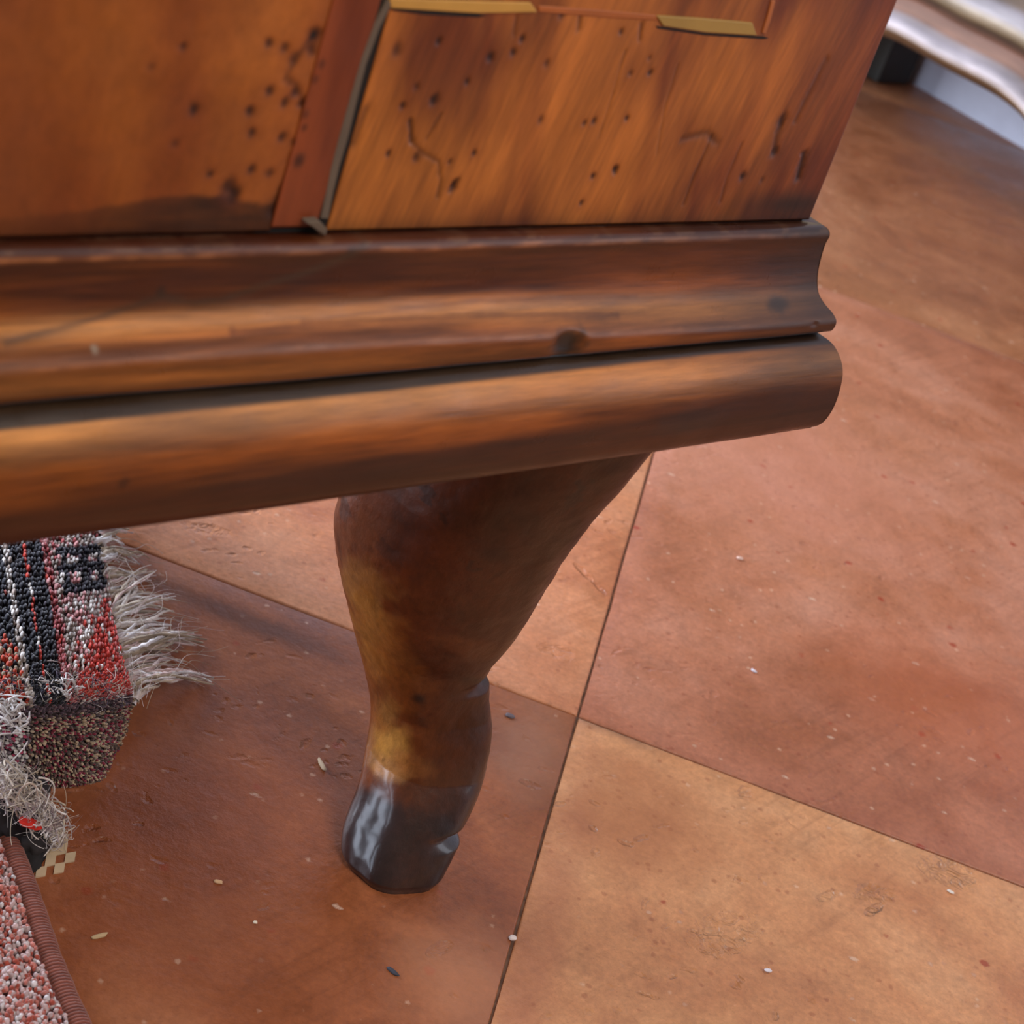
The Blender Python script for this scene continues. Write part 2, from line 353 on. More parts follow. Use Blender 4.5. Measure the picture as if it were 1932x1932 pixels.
def seg_dist(U, Z, pts):
    """distance from points to a polyline"""
    best = np.full(U.shape, 9.)
    for (a, b), (c, d) in zip(pts[:-1], pts[1:]):
        vx, vy = c-a, d-b; L = vx*vx+vy*vy+1e-12; t = np.clip(((U-a)*vx+(Z-b)*vy)/L, 0, 1)
        best = np.minimum(best, np.hypot(U-a-t*vx, Z-b-t*vy))
    return best
def paint_mould(U, q, z):
    """colour of the moulding wood at length U, profile position (q,z)"""
    c1, c2, c3 = srgb(72, 30, 10), srgb(144, 74, 24), srgb(204, 134, 64)
    P = np.stack([U*1.0, z*9.0, q*4], -1)
    g = fbm(P, 16, 21, 4); g2 = fbm(np.stack([U*2.2+z*3, z*34], -1), 14, 5, 3)
    k = np.clip((g-.5)*3.0+.46+(g2-.5)*1.3, 0, 1)[..., None]
    c = c1*(1-k)+c2*k
    # pale wood tone plus top light painted in along the foot of the cove and the crown of the torus, stronger at the left
    left = 1-sm(U, -.13, .03)
    pale = np.exp(-((z-.2075-.003*left)/.0030)**2)*(.45+.3*left) + np.exp(-((z-.1935-.0035*left)/.0048)**2)*(.5+.4*left)
    pale = np.clip(pale*(.55+.9*(g2)), 0, 1)[..., None]
    c = c*(1-pale)+c3*pale
    ud = (sm(z+.002*(g2-.5), .2135, .2185)*(.30+.35*sm(U, -.17, -.05)))[..., None]; c = c*(1-ud)+srgb(58, 25, 10)*ud  # darker cove top, partly the lip's shade painted in
    lowdark = np.clip((1-sm(z+.005*(g-.5)+.004*left, .1845, .1905))*.90, 0, 1)[..., None]; c = c*(1-lowdark)+srgb(52, 19, 6)*lowdark  # underside of the torus painted dark as its shade
    # dirt in the quirk and under the fillet
    dirt = (sm(z, .1968-.0007*left, .1975-.0007*left)*(1-sm(z, .1994, .1999)))[..., None]*.95; c = c*(1-dirt)+srgb(36, 31, 26)*dirt
    d2 = (np.exp(-((z-.2008)/.0007)**2)*.6)[..., None]; c = c*(1-d2)+srgb(60, 28, 16)*d2
    # paler arris of lip and fillet
    for zz, w, a in ((.2246, .0005, .5), (.2040, .0005, .4)):
        ar = (np.exp(-((z-zz)/w)**2)*a*(.3+1.0*sm(fbm(np.stack([U, z*3], -1), 130, 3, 4), .35, .7)))[..., None]; c = c*(1-ar)+srgb(196, 124, 74)*ar
    # the far end is blackened by old varnish
    end = (sm(U+.016*(fbm(P, 60, 9)-.5), -.004, .052)*np.where(z > .1975, .85, .50))[..., None]; c = c*(1-end)+srgb(40, 24, 14)*end
    def spot(px, py, q0, r, a=.9, col=(34, 24, 20), asp=1.):
        nonlocal c
        u0, z0 = face(px, py, q0); d = np.hypot((U-u0)/asp, z-z0); d = d*(1+.7*(fbm(np.stack([U, z], -1), 500, 8)-.5))
        m = (np.exp(-(d/r)**4)*a)[..., None]; c = c*(1-m)+srgb(*col)*m
    spot(1068, 655, .0115, .0030, .95, (36, 32, 28), 1.7); spot(305, 552, .0052, .0010, .7); spot(663, 475, .0048, .0011, .5); spot(232, 910, .018, .0014, .5)
    spot(1480, 582, .0105, .0020, .8, asp=2.2); spot(440, 650, .009, .0009, .4, (90, 44, 26)); spot(1300, 790, .017, .004, .35, (52, 44, 40), 3)
    spot(184, 697, .012, .0006, .8, (160, 140, 120))
    for pts, w, a, col in (([(0, 660), (90, 637), (180, 611), (250, 585), (310, 566), (370, 578), (420, 572), (500, 545), (570, 525), (640, 500), (700, 470)], .00085, .62, (66, 48, 34)),
                     ([(560, 620), (700, 600), (900, 575), (1200, 560)], .0006, .4, (92, 42, 20)),
                     ([(420, 640), (600, 622), (900, 600), (1150, 590)], .0007, .5, (84, 38, 18))):
        L = [face(x, y, .006) for x, y in pts]; d = seg_dist(U, z, L)+.0005*(fbm(np.stack([U, z], -1), 300, 4)-.5)
        m = (np.exp(-(np.clip(d, 0, 1)/w)**2)*a)[..., None]; c = c*(1-m)+srgb(*col)*m
    # chalky scuffs high on the lip
    s = (np.exp(-((z-.2257)/.0005)**2)*.18*sm(fbm(np.stack([U, z*4], -1), 260, 31, 3), .55, .7))[..., None]; c = c*(1-s)+srgb(176, 130, 96)*s
    return c

VV = []; FF = []; CC = []; off = 0
us = np.concatenate([np.linspace(UL, -.21, 30)[:-1], np.linspace(-.21, UC, 520)]); NU = len(us)
U = np.repeat(us[:, None], NP, 1); qq = np.repeat(PD[None, :, 0], NU, 0).copy(); zz = np.repeat(PD[None, :, 1], NU, 0).copy()
wob = (fbm(np.stack([U, zz*3], -1), 22, 3)-.5)
qq += np.where(qq > .002, wob*.0006, 0); zz += np.where(qq > .002, (fbm(np.stack([U, U*0], -1), 18, 6)-.5)*.0007, 0)
# mitre: stretch both ends out by q
f1 = sm(U, UC-.03, UC); f0 = 1-sm(U, UL, UL+.03)
Um = U+f1*qq-f0*qq
nick = np.exp(-(((Um-face(1540, 606, .012)[0])/.0012)**2+((zz-.2028)/.0006)**2)); qq -= nick*.0005
kn = face(1068, 655, .0115); hole = np.exp(-((((Um-kn[0])/.0042)**2+((zz-kn[1])/.0022)**2)**1.5)); qq -= hole*.0016
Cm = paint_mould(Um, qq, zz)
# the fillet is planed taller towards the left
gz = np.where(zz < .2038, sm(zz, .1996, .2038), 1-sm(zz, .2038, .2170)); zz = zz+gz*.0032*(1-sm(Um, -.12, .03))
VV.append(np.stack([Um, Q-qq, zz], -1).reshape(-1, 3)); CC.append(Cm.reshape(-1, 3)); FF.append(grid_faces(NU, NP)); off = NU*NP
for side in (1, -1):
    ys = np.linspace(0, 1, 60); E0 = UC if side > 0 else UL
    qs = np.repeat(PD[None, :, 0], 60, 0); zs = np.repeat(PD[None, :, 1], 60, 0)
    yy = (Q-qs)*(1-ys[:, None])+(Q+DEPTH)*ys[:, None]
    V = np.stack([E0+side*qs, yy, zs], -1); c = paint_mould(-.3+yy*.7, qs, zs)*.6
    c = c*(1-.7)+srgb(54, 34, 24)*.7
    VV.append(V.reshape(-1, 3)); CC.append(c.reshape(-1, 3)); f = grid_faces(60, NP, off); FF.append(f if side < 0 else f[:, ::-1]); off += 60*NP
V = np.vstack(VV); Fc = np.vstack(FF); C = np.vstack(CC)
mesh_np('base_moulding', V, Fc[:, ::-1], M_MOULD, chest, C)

# carcass: body above, bottom board, top with overhang
def col_box(name, boxes, col, mat, bev=.0008):
    bm = bmesh.new()
    for b in boxes: add_box(bm, *b)
    o = mesh_bm(name, bm, mat, chest, bevel=bev)
    a = o.data.color_attributes.new('Col', 'FLOAT_COLOR', 'POINT')
    a.data.foreach_set('color', np.tile([*col, 1.], len(o.data.vertices)).astype(np.float32)); return o
col_box('carcass', [(UL, UC, Q+.0015, Q+DEPTH, .178, ZT)], srgb(92, 44, 22), M_CARC)
col_box('bottom_board', [(UL-.010, UC+.010, Q-.0100, Q+DEPTH, .1722, .1779)], srgb(64, 36, 24), M_CARC)
col_box('top', [(UL-.018, UC+.018, Q-.018, Q+DEPTH, ZT, ZT+.018)], srgb(120, 62, 30), M_CARC, .004)

# veneer on the front: gridded leaves 1.5 mm thick, painted with stains and worm holes
HOLES = [(346, 87, .9, .8), (286, 125, 1.0, .4), (366, 206, 1.5, 1), (472, 209, 1.4, 1), (509, 172, 1.3, 1), (508, 81, 1.1, .9), (538, 89, 1.3, .7), (594, 66, 2.0, .9), (588, 95, 1.5, .7), (606, 120, 1.2, .6),
         (555, 112, 1.5, .6), (557, 174, 1.3, .9), (538, 193, 1.4, .8), (569, 195, 1.1, .8), (594, 149, 1.1, .6), (476, 250, 1.1, .9), (331, 271, 1.1, .5), (532, 259, 1.3, .8), (573, 240, 1.0, .7),
         (476, 319, 1.2, .9), (397, 329, 1.0, 1), (509, 327, 1.1, .7), (563, 302, 1.9, 1), (431, 352, 2.2, .9), (443, 365, 2.2, .9), (548, 155, 1.2, .5), (575, 215, 1.2, .6), (553, 268, 1.0, .5),
         (926, 107, 1.4, 1), (882, 154, 1.0, 1), (828, 77, 1.1, .8), (986, 73, 1.1, .8), (969, 99, 1.2, .8), (749, 95, 1.7, .6), (819, 188, 1.6, 1), (786, 163, 1.1, .6), (760, 200, 1.1, .8), (895, 289, .9, 1),
         (1183, 223, .9, 1), (1121, 228, 1.0, .8), (1103, 232, .9, .7), (1021, 226, 1.1, .6), (1032, 119, 1.1, .6), (1119, 332, 1.0, .9), (1161, 319, 1.1, .9), (856, 349, 1.2, .9), (786, 296, 1.5, .7),
         (733, 290, 1.0, .8), (849, 305, .9, .7), (1097, 383, .9, .8), (1227, 137, 1.0, .8), (1190, 138, .9, .6), (1226, 109, .8, .5), (1401, 333, 1.6, 1), (1172, 60, .9, .7), (1060, 28, 1.2, .6), (1475, 230, 2.0, .6),
         (1463, 285, 1.6, .7), (1438, 340, 1.0, .5)]
STREAKS = [([(594, 66), (575, 90), (548, 130), (538, 150)], .0006, .55), ([(560, 160), (572, 190), (578, 230)], .0006, .5), ([(774, 228), (777, 265)], .00055, .85), ([(777, 268), (800, 290), (828, 305), (832, 340), (826, 370)], .0005, .5),
           ([(832, 215), (805, 262)], .0004, .45), ([(1518, 290), (1512, 312), (1506, 335)], .0011, .95), ([(1478, 220), (1465, 260), (1460, 290)], .0011, .6), ([(1290, 262), (1335, 250), (1352, 268)], .0010, .5),
           ([(1345, 255), (1310, 330), (1290, 385)], .00045, .5), ([(1400, 270), (1370, 340), (1360, 380)], .0005, .4), ([(1165, 318), (1161, 326)], .0006, .8), ([(862, 342), (852, 360)], .0007, .8),
           ([(1210, 45), (1207, 75)], .0005, .6), ([(1095, 30), (1092, 55)], .0006, .6), ([(975, 30), (970, 66)], .0004, .4), ([(560, 300), (548, 330), (530, 370), (515, 398)], .0013, .92),
           ([(692, 205), (668, 270), (655, 268)], .0010, .5), ([(1180, 95), (1150, 200), (1130, 260)], .0003, .35), ([(1280, 120), (1255, 200), (1240, 290)], .0003, .35), ([(1560, 110), (1520, 190), (1500, 230)], .0008, .45)]
HU = [(face(x, y, 0), r*.00068, min(1, a*1.15)) for x, y, r, a in HOLES]
SU = [([face(x, y, 0) for x, y in p], w, a) for p, w, a in STREAKS]
def paint_veneer(U, Z, right):
    P = np.stack([U, Z], -1); wz = np.stack([U+Z*.22, Z*.12], -1)
    if right:
        g = fbm(wz, 130, 2, 4); b = fbm(P, 38, 4, 3); k = np.clip((g-.5)*1.5+(b-.5)*1.7+.5, 0, 1)[..., None]
        c = srgb(112, 52, 20)*(1-k)+srgb(180, 104, 42)*k
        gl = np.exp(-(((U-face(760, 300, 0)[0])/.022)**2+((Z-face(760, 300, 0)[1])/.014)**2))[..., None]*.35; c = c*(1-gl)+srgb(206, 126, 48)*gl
        dk = (sm(U+.010*(b-.5), -.012, .042)*.55)[..., None]; c = c*(1-dk)+srgb(112, 48, 22)*dk
    else:
        b = fbm(P, 26, 14, 4); s = fbm(np.stack([U*3+Z*.8, Z*.5], -1), 30, 17, 3); k = np.clip((b-.5)*1.8+.55+(s-.5)*.6, 0, 1)[..., None]
        c = srgb(128, 62, 20)*(1-k)+srgb(182, 104, 40)*k
        ul = face(95, 150, 0)[0]; dk = ((1-sm(U+(Z-.26)*.25+.006*(b-.5), ul-.010, ul+.004))*.55)[..., None]; c = c*(1-dk)+srgb(104, 46, 22)*dk
        rr = (sm(U, face(600, 150, 0)[0]-.014, face(600, 150, 0)[0])*.35)[..., None]; c = c*(1-rr)+srgb(134, 60, 28)*rr
    zb = .2262
    dirt = (np.exp(-np.clip(Z-zb, 0, 1)/.0022)*(.35+.4*right*sm(U, .0, .03)+.2*fbm(P, 90, 3)))[..., None]
    c = c*(1-dirt)+srgb(48, 26, 16)*dirt
    if not right:      # long blackened strip where the veneer has split along the bottom
        top = [face(x, y, 0) for x, y in ((-40, 412), (60, 404), (150, 394), (240, 386), (330, 372), (420, 362), (470, 372), (530, 385), (560, 392))]
        zt = np.interp(U, [t[0] for t in top], [t[1] for t in top])+.0026*(fbm(P, 130, 19, 4)-.5)
        a = (sm(zt-Z, -.0004, .0009)*np.interp(U, [top[1][0], top[3][0], top[5][0]], [.25, .7, .95])*(.45+.8*fbm(np.stack([U, Z*7], -1), 60, 23)))
        a = np.clip(a, 0, .95)[..., None]; c = c*(1-a)+srgb(36, 18, 11)*a
    else:
        u0, z0 = face(1500, 385, 0); a = (np.exp(-(((U-u0)/.020)**2+((Z-z0)/.0036)**2)))[..., None]*.85; c = c*(1-a)+srgb(30, 22, 16)*a
    nz = fbm(P, 900, 41, 2)
    hgt = np.zeros(U.shape)
    for (u0, z0), r, a in HU:
        d = np.hypot(U-u0, (Z-z0)*.8)/r*(1+.5*(nz-.5)); m = np.exp(-d**3)*a*.95; halo = np.exp(-(d/2.1)**2)*.3*a; hgt -= m*.0003
        c = c*(1-halo[..., None])+srgb(112, 48, 20)*halo[..., None]; c = c*(1-m[..., None])+srgb(34, 14, 10)*m[..., None]
    for pts, w, a in SU:
        d = seg_dist(U, Z, pts)*(1+.8*(nz-.5)); m = (np.exp(-(d/w)**2)*a); hgt -= m*.0004; c = c*(1-m[..., None])+srgb(44, 20, 12)*m[..., None]
    return c, hgt
def veneer(name, u0, u1, z0, z1, nu, nv, right, mat, slope=(0, 0), y0=None, colfn=None):
    """leaf of veneer; u0/u1 at z0, slope = change of u over height"""
    z = np.linspace(z0, z1, nv); s = np.linspace(0, 1, nu)
    Z = np.repeat(z[None, :], nu, 0); k = (Z-z0)/(z1-z0)
    A = u0+slope[0]*k; B = u1+slope[1]*k; U = A+(B-A)*s[:, None]
    c, hg = paint_veneer(U, Z, right) if colfn is None else colfn(U, Z)
    yf = Q if y0 is None else y0
    Yv = yf-hg
    V = np.stack([U, Yv, Z], -1).reshape(-1, 3); Fc = grid_faces(nu, nv); m = nv
    idx = np.array([p*m for p in range(nu)]+[(nu-1)*m+q for q in range(1, nv)]+[p*m+nv-1 for p in range(nu-2, -1, -1)]+[q for q in range(nv-2, 0, -1)])
    back = V[idx].copy(); back[:, 1] = Q+.0016; base = len(V); L = len(idx); kk = np.arange(L)
    Fc = np.vstack([Fc, np.stack([idx[kk], base+kk, base+(kk+1) % L, idx[(kk+1) % L]], -1)])
    cc = c.reshape(-1, 3); cc = np.vstack([cc, cc[idx]*.35])
    return mesh_np(name, np.vstack([V, back]), Fc, mat, chest, cc)
ZV = .300
sl = face(517, 398, 0); sr_ = face(603, 398, 0); gr = face(622, 398, 0); g2 = face(735, 5, 0)
slope = (g2[0]-gr[0])/(g2[1]-gr[1])*(ZV-.227)
veneer('veneer_leaf', UL, sl[0]+.0002, .2268, ZV, 460, 190, False, M_VEN_L, (0, .0015))
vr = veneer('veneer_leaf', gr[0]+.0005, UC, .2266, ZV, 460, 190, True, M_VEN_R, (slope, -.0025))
def paint_strip(U, Z):
    P = np.stack([U, Z], -1); g = fbm(np.stack([U+Z*.1, Z*.15], -1), 150, 51, 3); k = np.clip((g-.5)*1.6+.5, 0, 1)[..., None]
    c = srgb(108, 44, 18)*(1-k)+srgb(142, 66, 28)*k; hg = 0*U
    for (u0, z0), r, a in HU:
        d = np.hypot(U-u0, (Z-z0)*.8)/r; m = (np.exp(-d**3)*a*.8)[..., None]; c = c*(1-m)+srgb(34, 14, 10)*m
    return c, hg
veneer('veneer_strip', sl[0]+.0002, sr_[0], .2276, ZV, 60, 190, False, M_STRIP, (.0015, slope), Q-.0002, paint_strip)
# black bed seen in the joints round the strip, grey old filler beside it
bm = bmesh.new(); add_box(bm, sl[0]-.003, gr[0]+.003, Q+.0004, Q+.0016, .2262, ZV); mesh_bm('joint_bed', bm, M_GROOVE, chest)
def ribbon(pts, y, th, name, mat, bev=.0002):
    bm = bmesh.new(); n = len(pts); vs = []
    for yy in (y, y+th): vs.append([bm.verts.new((a, yy, b)) for a, b in pts])
    bm.faces.new(vs[0]); bm.faces.new(vs[1][::-1])
    for i in range(n): bm.faces.new((vs[0][i], vs[1][i], vs[1][(i+1) % n], vs[0][(i+1) % n]))
    return mesh_bm(name, bm, mat, chest, bevel=bev)
fp = lambda L, q=0.0: [face(x, y, q) for x, y in L]
ribbon(fp([(742, 0), (716, 50), (690, 120), (672, 190), (655, 260), (640, 310), (628, 360), (618, 412), (603, 412), (612, 370), (622, 320), (640, 250), (660, 180), (680, 110), (704, 45), (728, 0)]), Q-.0003, .0016, 'joint_filler', M_FILLER)
ribbon(fp([(572, 415), (598, 412), (612, 428), (608, 440), (596, 432)], .001), Q-.0022, .003, 'joint_filler', M_FILLER)
# pale stringing: one long inlay, one short near the corner, a thin upright one
ribbon(fp([(733, -4), (1000, 4), (1012, 22), (900, 24), (736, 14)]), Q-.0004, .0015, 'inlay_strip', M_INLAY)
ribbon(fp([(1015, 10), (1130, 18), (1240, 28), (1238, 38), (1130, 32), (1015, 22)]), Q-.0002, .0015, 'inlay_strip', plain('orange_inlay', srgb(170, 92, 36), .45))
ribbon(fp([(1236, 28), (1330, 34), (1418, 42), (1426, 66), (1330, 60), (1250, 48)]), Q-.0004, .0015, 'inlay_strip', plain('olive_inlay', srgb(168, 132, 62), .45))
ribbon(fp([(1436, 62), (1446, 30), (1454, 0), (1462, 0), (1452, 40), (1443, 64)]), Q-.0003, .0015, 'inlay_strip', plain('orange_inlay_b', srgb(176, 98, 42), .45))
ribbon(fp([(1236, 48), (1330, 62), (1440, 68), (1452, 72), (1440, 74), (1330, 67), (1240, 54)]), Q-.00015, .0012, 'inlay_shadow_line', M_GROOVE)  # dark strips drawn in as the shadow under the inlays
ribbon(fp([(736, 15), (900, 25), (920, 30), (900, 33), (800, 28), (738, 20)]), Q-.00015, .0012, 'inlay_shadow_line', M_GROOVE)
# upper front above the veneer leaves (outside the frame)
col_box('drawer_front', [(UL+.02, UC-.02, Q-.002, Q+.002, .312, .44)], srgb(150, 78, 34), M_CARC)
col_box('drawer_front', [(UL+.02, UC-.02, Q-.002, Q+.002, .452, .60)], srgb(150, 78, 34), M_CARC)

# ---------------------------------------------------------------- hoofed leg
def seen_from_side(x, y):                    # (across, height) in the upright plane through the leg's axis
    R = ray(x, y); t = FT[1]/R[1]; return R[0]*t-FT[0], CH+R[2]*t
LZ = [-.0036, .004, .0235, .036, .0497, .0600, .0697, .0854, .0979, .1108, .1250, .1450, .1725]
LX = [-.0165, -.0186, -.0193, -.0212, -.0238, -.0280, -.0328, -.0407, -.0463, -.0500, -.0500, -.0470, -.0420]
RZ = [0, .010, .0346, .0539, .0665, .0760, .0862, .1026, .1199, .1378, .1518, .1622, .1725]
RX = [.0120, .0130, .0135, .0105, .0068, .0062, .0090, .0120, .0143, .0185, .0228, .0258, .0290]
def spl(x, X, Y):                            # smooth monotone-ish interpolation
    X = np.array(X, float); Y = np.array(Y, float); m = np.gradient(Y, X); k = np.clip(np.searchsorted(X, x)-1, 0, len(X)-2)
    h = X[k+1]-X[k]; t = np.clip((x-X[k])/h, 0, 1); t2, t3 = t*t, t*t*t
    return (2*t3-3*t2+1)*Y[k]+(t3-2*t2+t)*h*m[k]+(-2*t3+3*t2)*Y[k+1]+(t3-t2)*h*m[k+1]
NA, NZ = 260, 380
zl = np.linspace(0, .1724, NZ); th = np.linspace(0, 2*pi, NA, endpoint=False)
mexp = 2.5; ca, sa = np.cos(th), np.sin(th)
ua = np.sign(ca)*np.abs(ca)**(2/mexp); ub = np.sign(sa)*np.abs(sa)**(2/mexp)
wx = ua*D[0]+ub*N[0]; wy = ua*D[1]+ub*N[1]*1.0; half = wx.max()
Vl = np.zeros((NA, NZ, 3)); 
DY = np.interp(zl, [0, .012, .03, .048, .07, .10, .13, .1724], [-.0055, .0025, .0150, .0195, .0170, .0095, .004, .002])
for k, z_true in enumerate(zl):
    me_ = 2.5-.30*(1-sm(z_true, .022, .045)); ua = np.sign(ca)*np.abs(ca)**(2/me_); ub = np.sign(sa)*np.abs(sa)**(2/me_)
    wx = ua*D[0]+ub*N[0]; wy = ua*D[1]+ub*N[1]; half = wx.max()
    z = max(z_true+.57*DY[k], -.0036)          # height at which this section is seen against the axis plane
    l, r = spl(min(z, .1725), LZ, LX), spl(min(z, .1725), RZ, RX)
    w = (r-l)/2; cx = (l+r)/2; s = w/half
    ydep = np.interp(z, [0, .03, .07, .11, .1724], [.86, .84, .92, .80, .74])
    ang = np.arctan2(wy, wx)
    # local carving on the inner (right-hand) side: dewclaw, heel
    near = np.exp(-((ang-radians(0))/radians(30))**2)
    bump = 0
    d1 = sm(z, .0165, .0200)*(1-sm(z, .0690, .0712)); bump += .0032*d1*(.35+.65*np.sin(pi*np.clip((z-.0165)/.0547, 0, 1))**.6)
    d2 = (1-sm(z, .0130, .0168)); bump += .0028*d2
    gro = np.exp(-((z-.0178)/.0012)**2)*.0016+np.exp(-((z-.0722)/.0014)**2)*.0014
    cleft = .0001*np.exp(-((ang-radians(-58))/radians(7))**2)*(1-sm(z, .010, .045))
    rad_add = near*(bump-gro)
    nx, ny = np.cos(ang), np.sin(ang)
    round_bot = (1-sm(z_true, -.0005, .0030))*.0018
    # worn faces: shallow flats
    flat = -.0006*np.exp(-((ang-radians(-118))/radians(14))**2)*(1-sm(z, .02, .04))
    rr = rad_add-round_bot+flat-cleft
    Vl[:, k, 0] = cx+wx*s+nx*rr; Vl[:, k, 1] = wy*s*ydep+ny*rr+DY[k]; Vl[:, k, 2] = z_true
ANG = np.broadcast_to(np.arctan2(wy, wx)[:, None], (NA, NZ)); ZZ = Vl[..., 2]+.57*Vl[..., 1]
P3 = Vl.copy(); disp = ((fbm(P3, 90, 61, 3)-.5)*.0010+(fbm(P3, 320, 67, 2)-.5)*.00028)*(.5+.5*sm(P3[..., 2], .03, .05))
Vl[..., 0] += np.cos(ANG)*disp; Vl[..., 1] += np.sin(ANG)*disp
aw = np.degrees(ANG)                          # -90 faces the camera, -180 the left, 0 the right
def aband(c, w): return np.exp(-(((aw-c+180) % 360-180)/w)**2)
b = fbm(P3, 34, 71, 4); f2 = fbm(P3, 150, 73, 3)
k = np.clip((b-.5)*2.4+.5, 0, 1)[..., None]
Cl = srgb(62, 28, 10)*(1-k)+srgb(118, 56, 20)*k
ant = lambda m, col: (np.clip(m, 0, 1)[..., None], srgb(*col))
def lay(m, col):
    global Cl
    m = np.clip(m, 0, 1)[..., None]; Cl = Cl*(1-m)+srgb(*col)*m
def blob_at(x, y, rx, rz, a, col, rag=1.):
    X0, Z0 = seen_from_side(x, y); d = np.hypot((Vl[..., 0]-X0)/rx, (ZZ-Z0)/rz)+rag*(f2-.5)+rag*1.1*(b-.5)
    lay((1-sm(d, .45, 1.15))*a*(1-sm(Vl[..., 1], .002, .014)), col)
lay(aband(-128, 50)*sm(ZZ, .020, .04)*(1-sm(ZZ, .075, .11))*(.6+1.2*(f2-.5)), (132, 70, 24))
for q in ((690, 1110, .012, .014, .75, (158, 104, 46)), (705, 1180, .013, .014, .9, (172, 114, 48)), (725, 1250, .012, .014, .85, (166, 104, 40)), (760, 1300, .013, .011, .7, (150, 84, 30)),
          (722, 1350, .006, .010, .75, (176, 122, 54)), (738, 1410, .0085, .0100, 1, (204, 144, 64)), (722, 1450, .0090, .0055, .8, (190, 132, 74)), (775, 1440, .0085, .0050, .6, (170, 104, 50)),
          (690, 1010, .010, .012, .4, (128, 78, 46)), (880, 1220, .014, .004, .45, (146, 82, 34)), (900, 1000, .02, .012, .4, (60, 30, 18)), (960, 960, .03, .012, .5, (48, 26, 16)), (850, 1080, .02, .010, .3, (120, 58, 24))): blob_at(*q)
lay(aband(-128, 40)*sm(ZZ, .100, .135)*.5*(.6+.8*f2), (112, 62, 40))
lay(aband(-40, 62)*.75*(.5+b), (50, 20, 7))  # right flank painted dark for its shade, next line too
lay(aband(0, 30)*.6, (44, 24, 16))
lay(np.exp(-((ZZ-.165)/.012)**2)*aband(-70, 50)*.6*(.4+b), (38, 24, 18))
lay((f2 > .63)*(b > .5)*sm(ZZ, .09, .12)*.6, (34, 22, 18))
lay((1-sm(ZZ+.010*(f2-.5)+.008*(b-.5), .0185, .0265))*.93, (40, 24, 24))      # blackened hoof
lay((1-sm(ZZ, .012, .03))*aband(-62, 26)*.55*(.3+f2), (70, 38, 24))
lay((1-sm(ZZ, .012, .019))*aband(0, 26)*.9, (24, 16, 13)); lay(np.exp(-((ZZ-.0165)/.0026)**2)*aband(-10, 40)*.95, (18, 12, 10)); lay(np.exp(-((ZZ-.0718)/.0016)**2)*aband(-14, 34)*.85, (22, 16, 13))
for (x, y, r, a) in ((790, 1318, .0022, .8), (830, 1372, .0016, .75), (795, 1365, .0022, .45), (880, 1390, .0030, .6), (868, 1480, .003, .5), (718, 1436, .0009, .7), (905, 1375, .003, .5), (1000, 990, .004, .5), (940, 1040, .003, .45)):
    X0, Z0 = seen_from_side(x, y); m = np.exp(-((np.hypot(Vl[..., 0]-X0, (ZZ-Z0)*1.0)/r)**3))*a*(Vl[..., 1] < .004); lay(m*(.6+.8*f2), (36, 20, 14))
X0, Z0 = seen_from_side(885, 1330); m = np.exp(-((((Vl[..., 0]-X0)-(ZZ-Z0)*.9)/.0012)**2+((ZZ-Z0)/.004)**2))*.6*(Vl[..., 1] < .004); lay(m, (120, 100, 88))

Vw = Vl.reshape(-1, 3); Ll = np.zeros_like(Vw)
rel = Vw[:, :2]+FT-P0; Ll[:, 0] = rel @ D; Ll[:, 1] = -(rel @ N); Ll[:, 2] = Vw[:, 2]
Fc = grid_faces(NA, NZ, wrap=True)
cen = Ll.reshape(NA, NZ, 3).mean(0); base = len(Ll)
Ll = np.vstack([Ll, cen[[0, -1]]]); a = np.arange(NA); capb = np.stack([a*NZ, np.full(NA, base), ((a+1) % NA)*NZ, ((a+1) % NA)*NZ], -1)
fb = [(int(p*NZ), base, int(((p+1) % NA)*NZ)) for p in range(NA)]; ft = [(int(p*NZ+NZ-1), int(((p+1) % NA)*NZ+NZ-1), base+1) for p in range(NA)]
Cl2 = np.vstack([Cl.reshape(-1, 3), srgb(60, 40, 30)[None], srgb(60, 40, 30)[None]])
org = np.array([*loc(FT), 0]); Ll -= org
leg = mesh_np('leg', Ll, Fc, M_LEG, chest, Cl2)
bmx = bmesh.new(); bmx.from_mesh(leg.data); bmx.verts.ensure_lookup_table()
for t in fb+ft:
    try: bmx.faces.new([bmx.verts[q] for q in t])
    except ValueError: pass
bmesh.ops.recalc_face_normals(bmx, faces=bmx.faces[:]); bmx.to_mesh(leg.data); bmx.free()
for p in leg.data.polygons: p.use_smooth = True
leg.location = org
leg['label'] = 'carved leg with golden rubbed front and blackened glossy hoof'
# the three other legs stand outside the frame or behind the moulding
for lx, ly, rz in ((UL+.075, org[1], pi*0), (UL+.075, Q+DEPTH-.055, pi), (UC-.06, Q+DEPTH-.055, pi)):
    if lx > 0 and False: continue
    c = leg.copy(); COL.objects.link(c); c.parent = chest; c.location = (lx, ly, 0); c.rotation_euler = (0, 0, rz); del c['label']

# ---------------------------------------------------------------- rugs
def attr_fabric(name, rough=.9, sheen=.3):
    t = NT(name); c = t.attr(); v = t.coords(); nz = t.noise(v, 2500, 2)
    t.link(t.mix(.35, c, t.ramp(nz, [(.3, .55), (.7, 1.3)]), 'MULTIPLY'), t.b.inputs['Base Color'])
    t.b.inputs['Roughness'].default_value = rough; t.b.inputs['Sheen Weight'].default_value = sheen; t.b.inputs['Specular IOR Level'].default_value = .15
    return t.m
M_WOOL = attr_fabric('rug_wool'); M_YARN = attr_fabric('fringe_yarn')
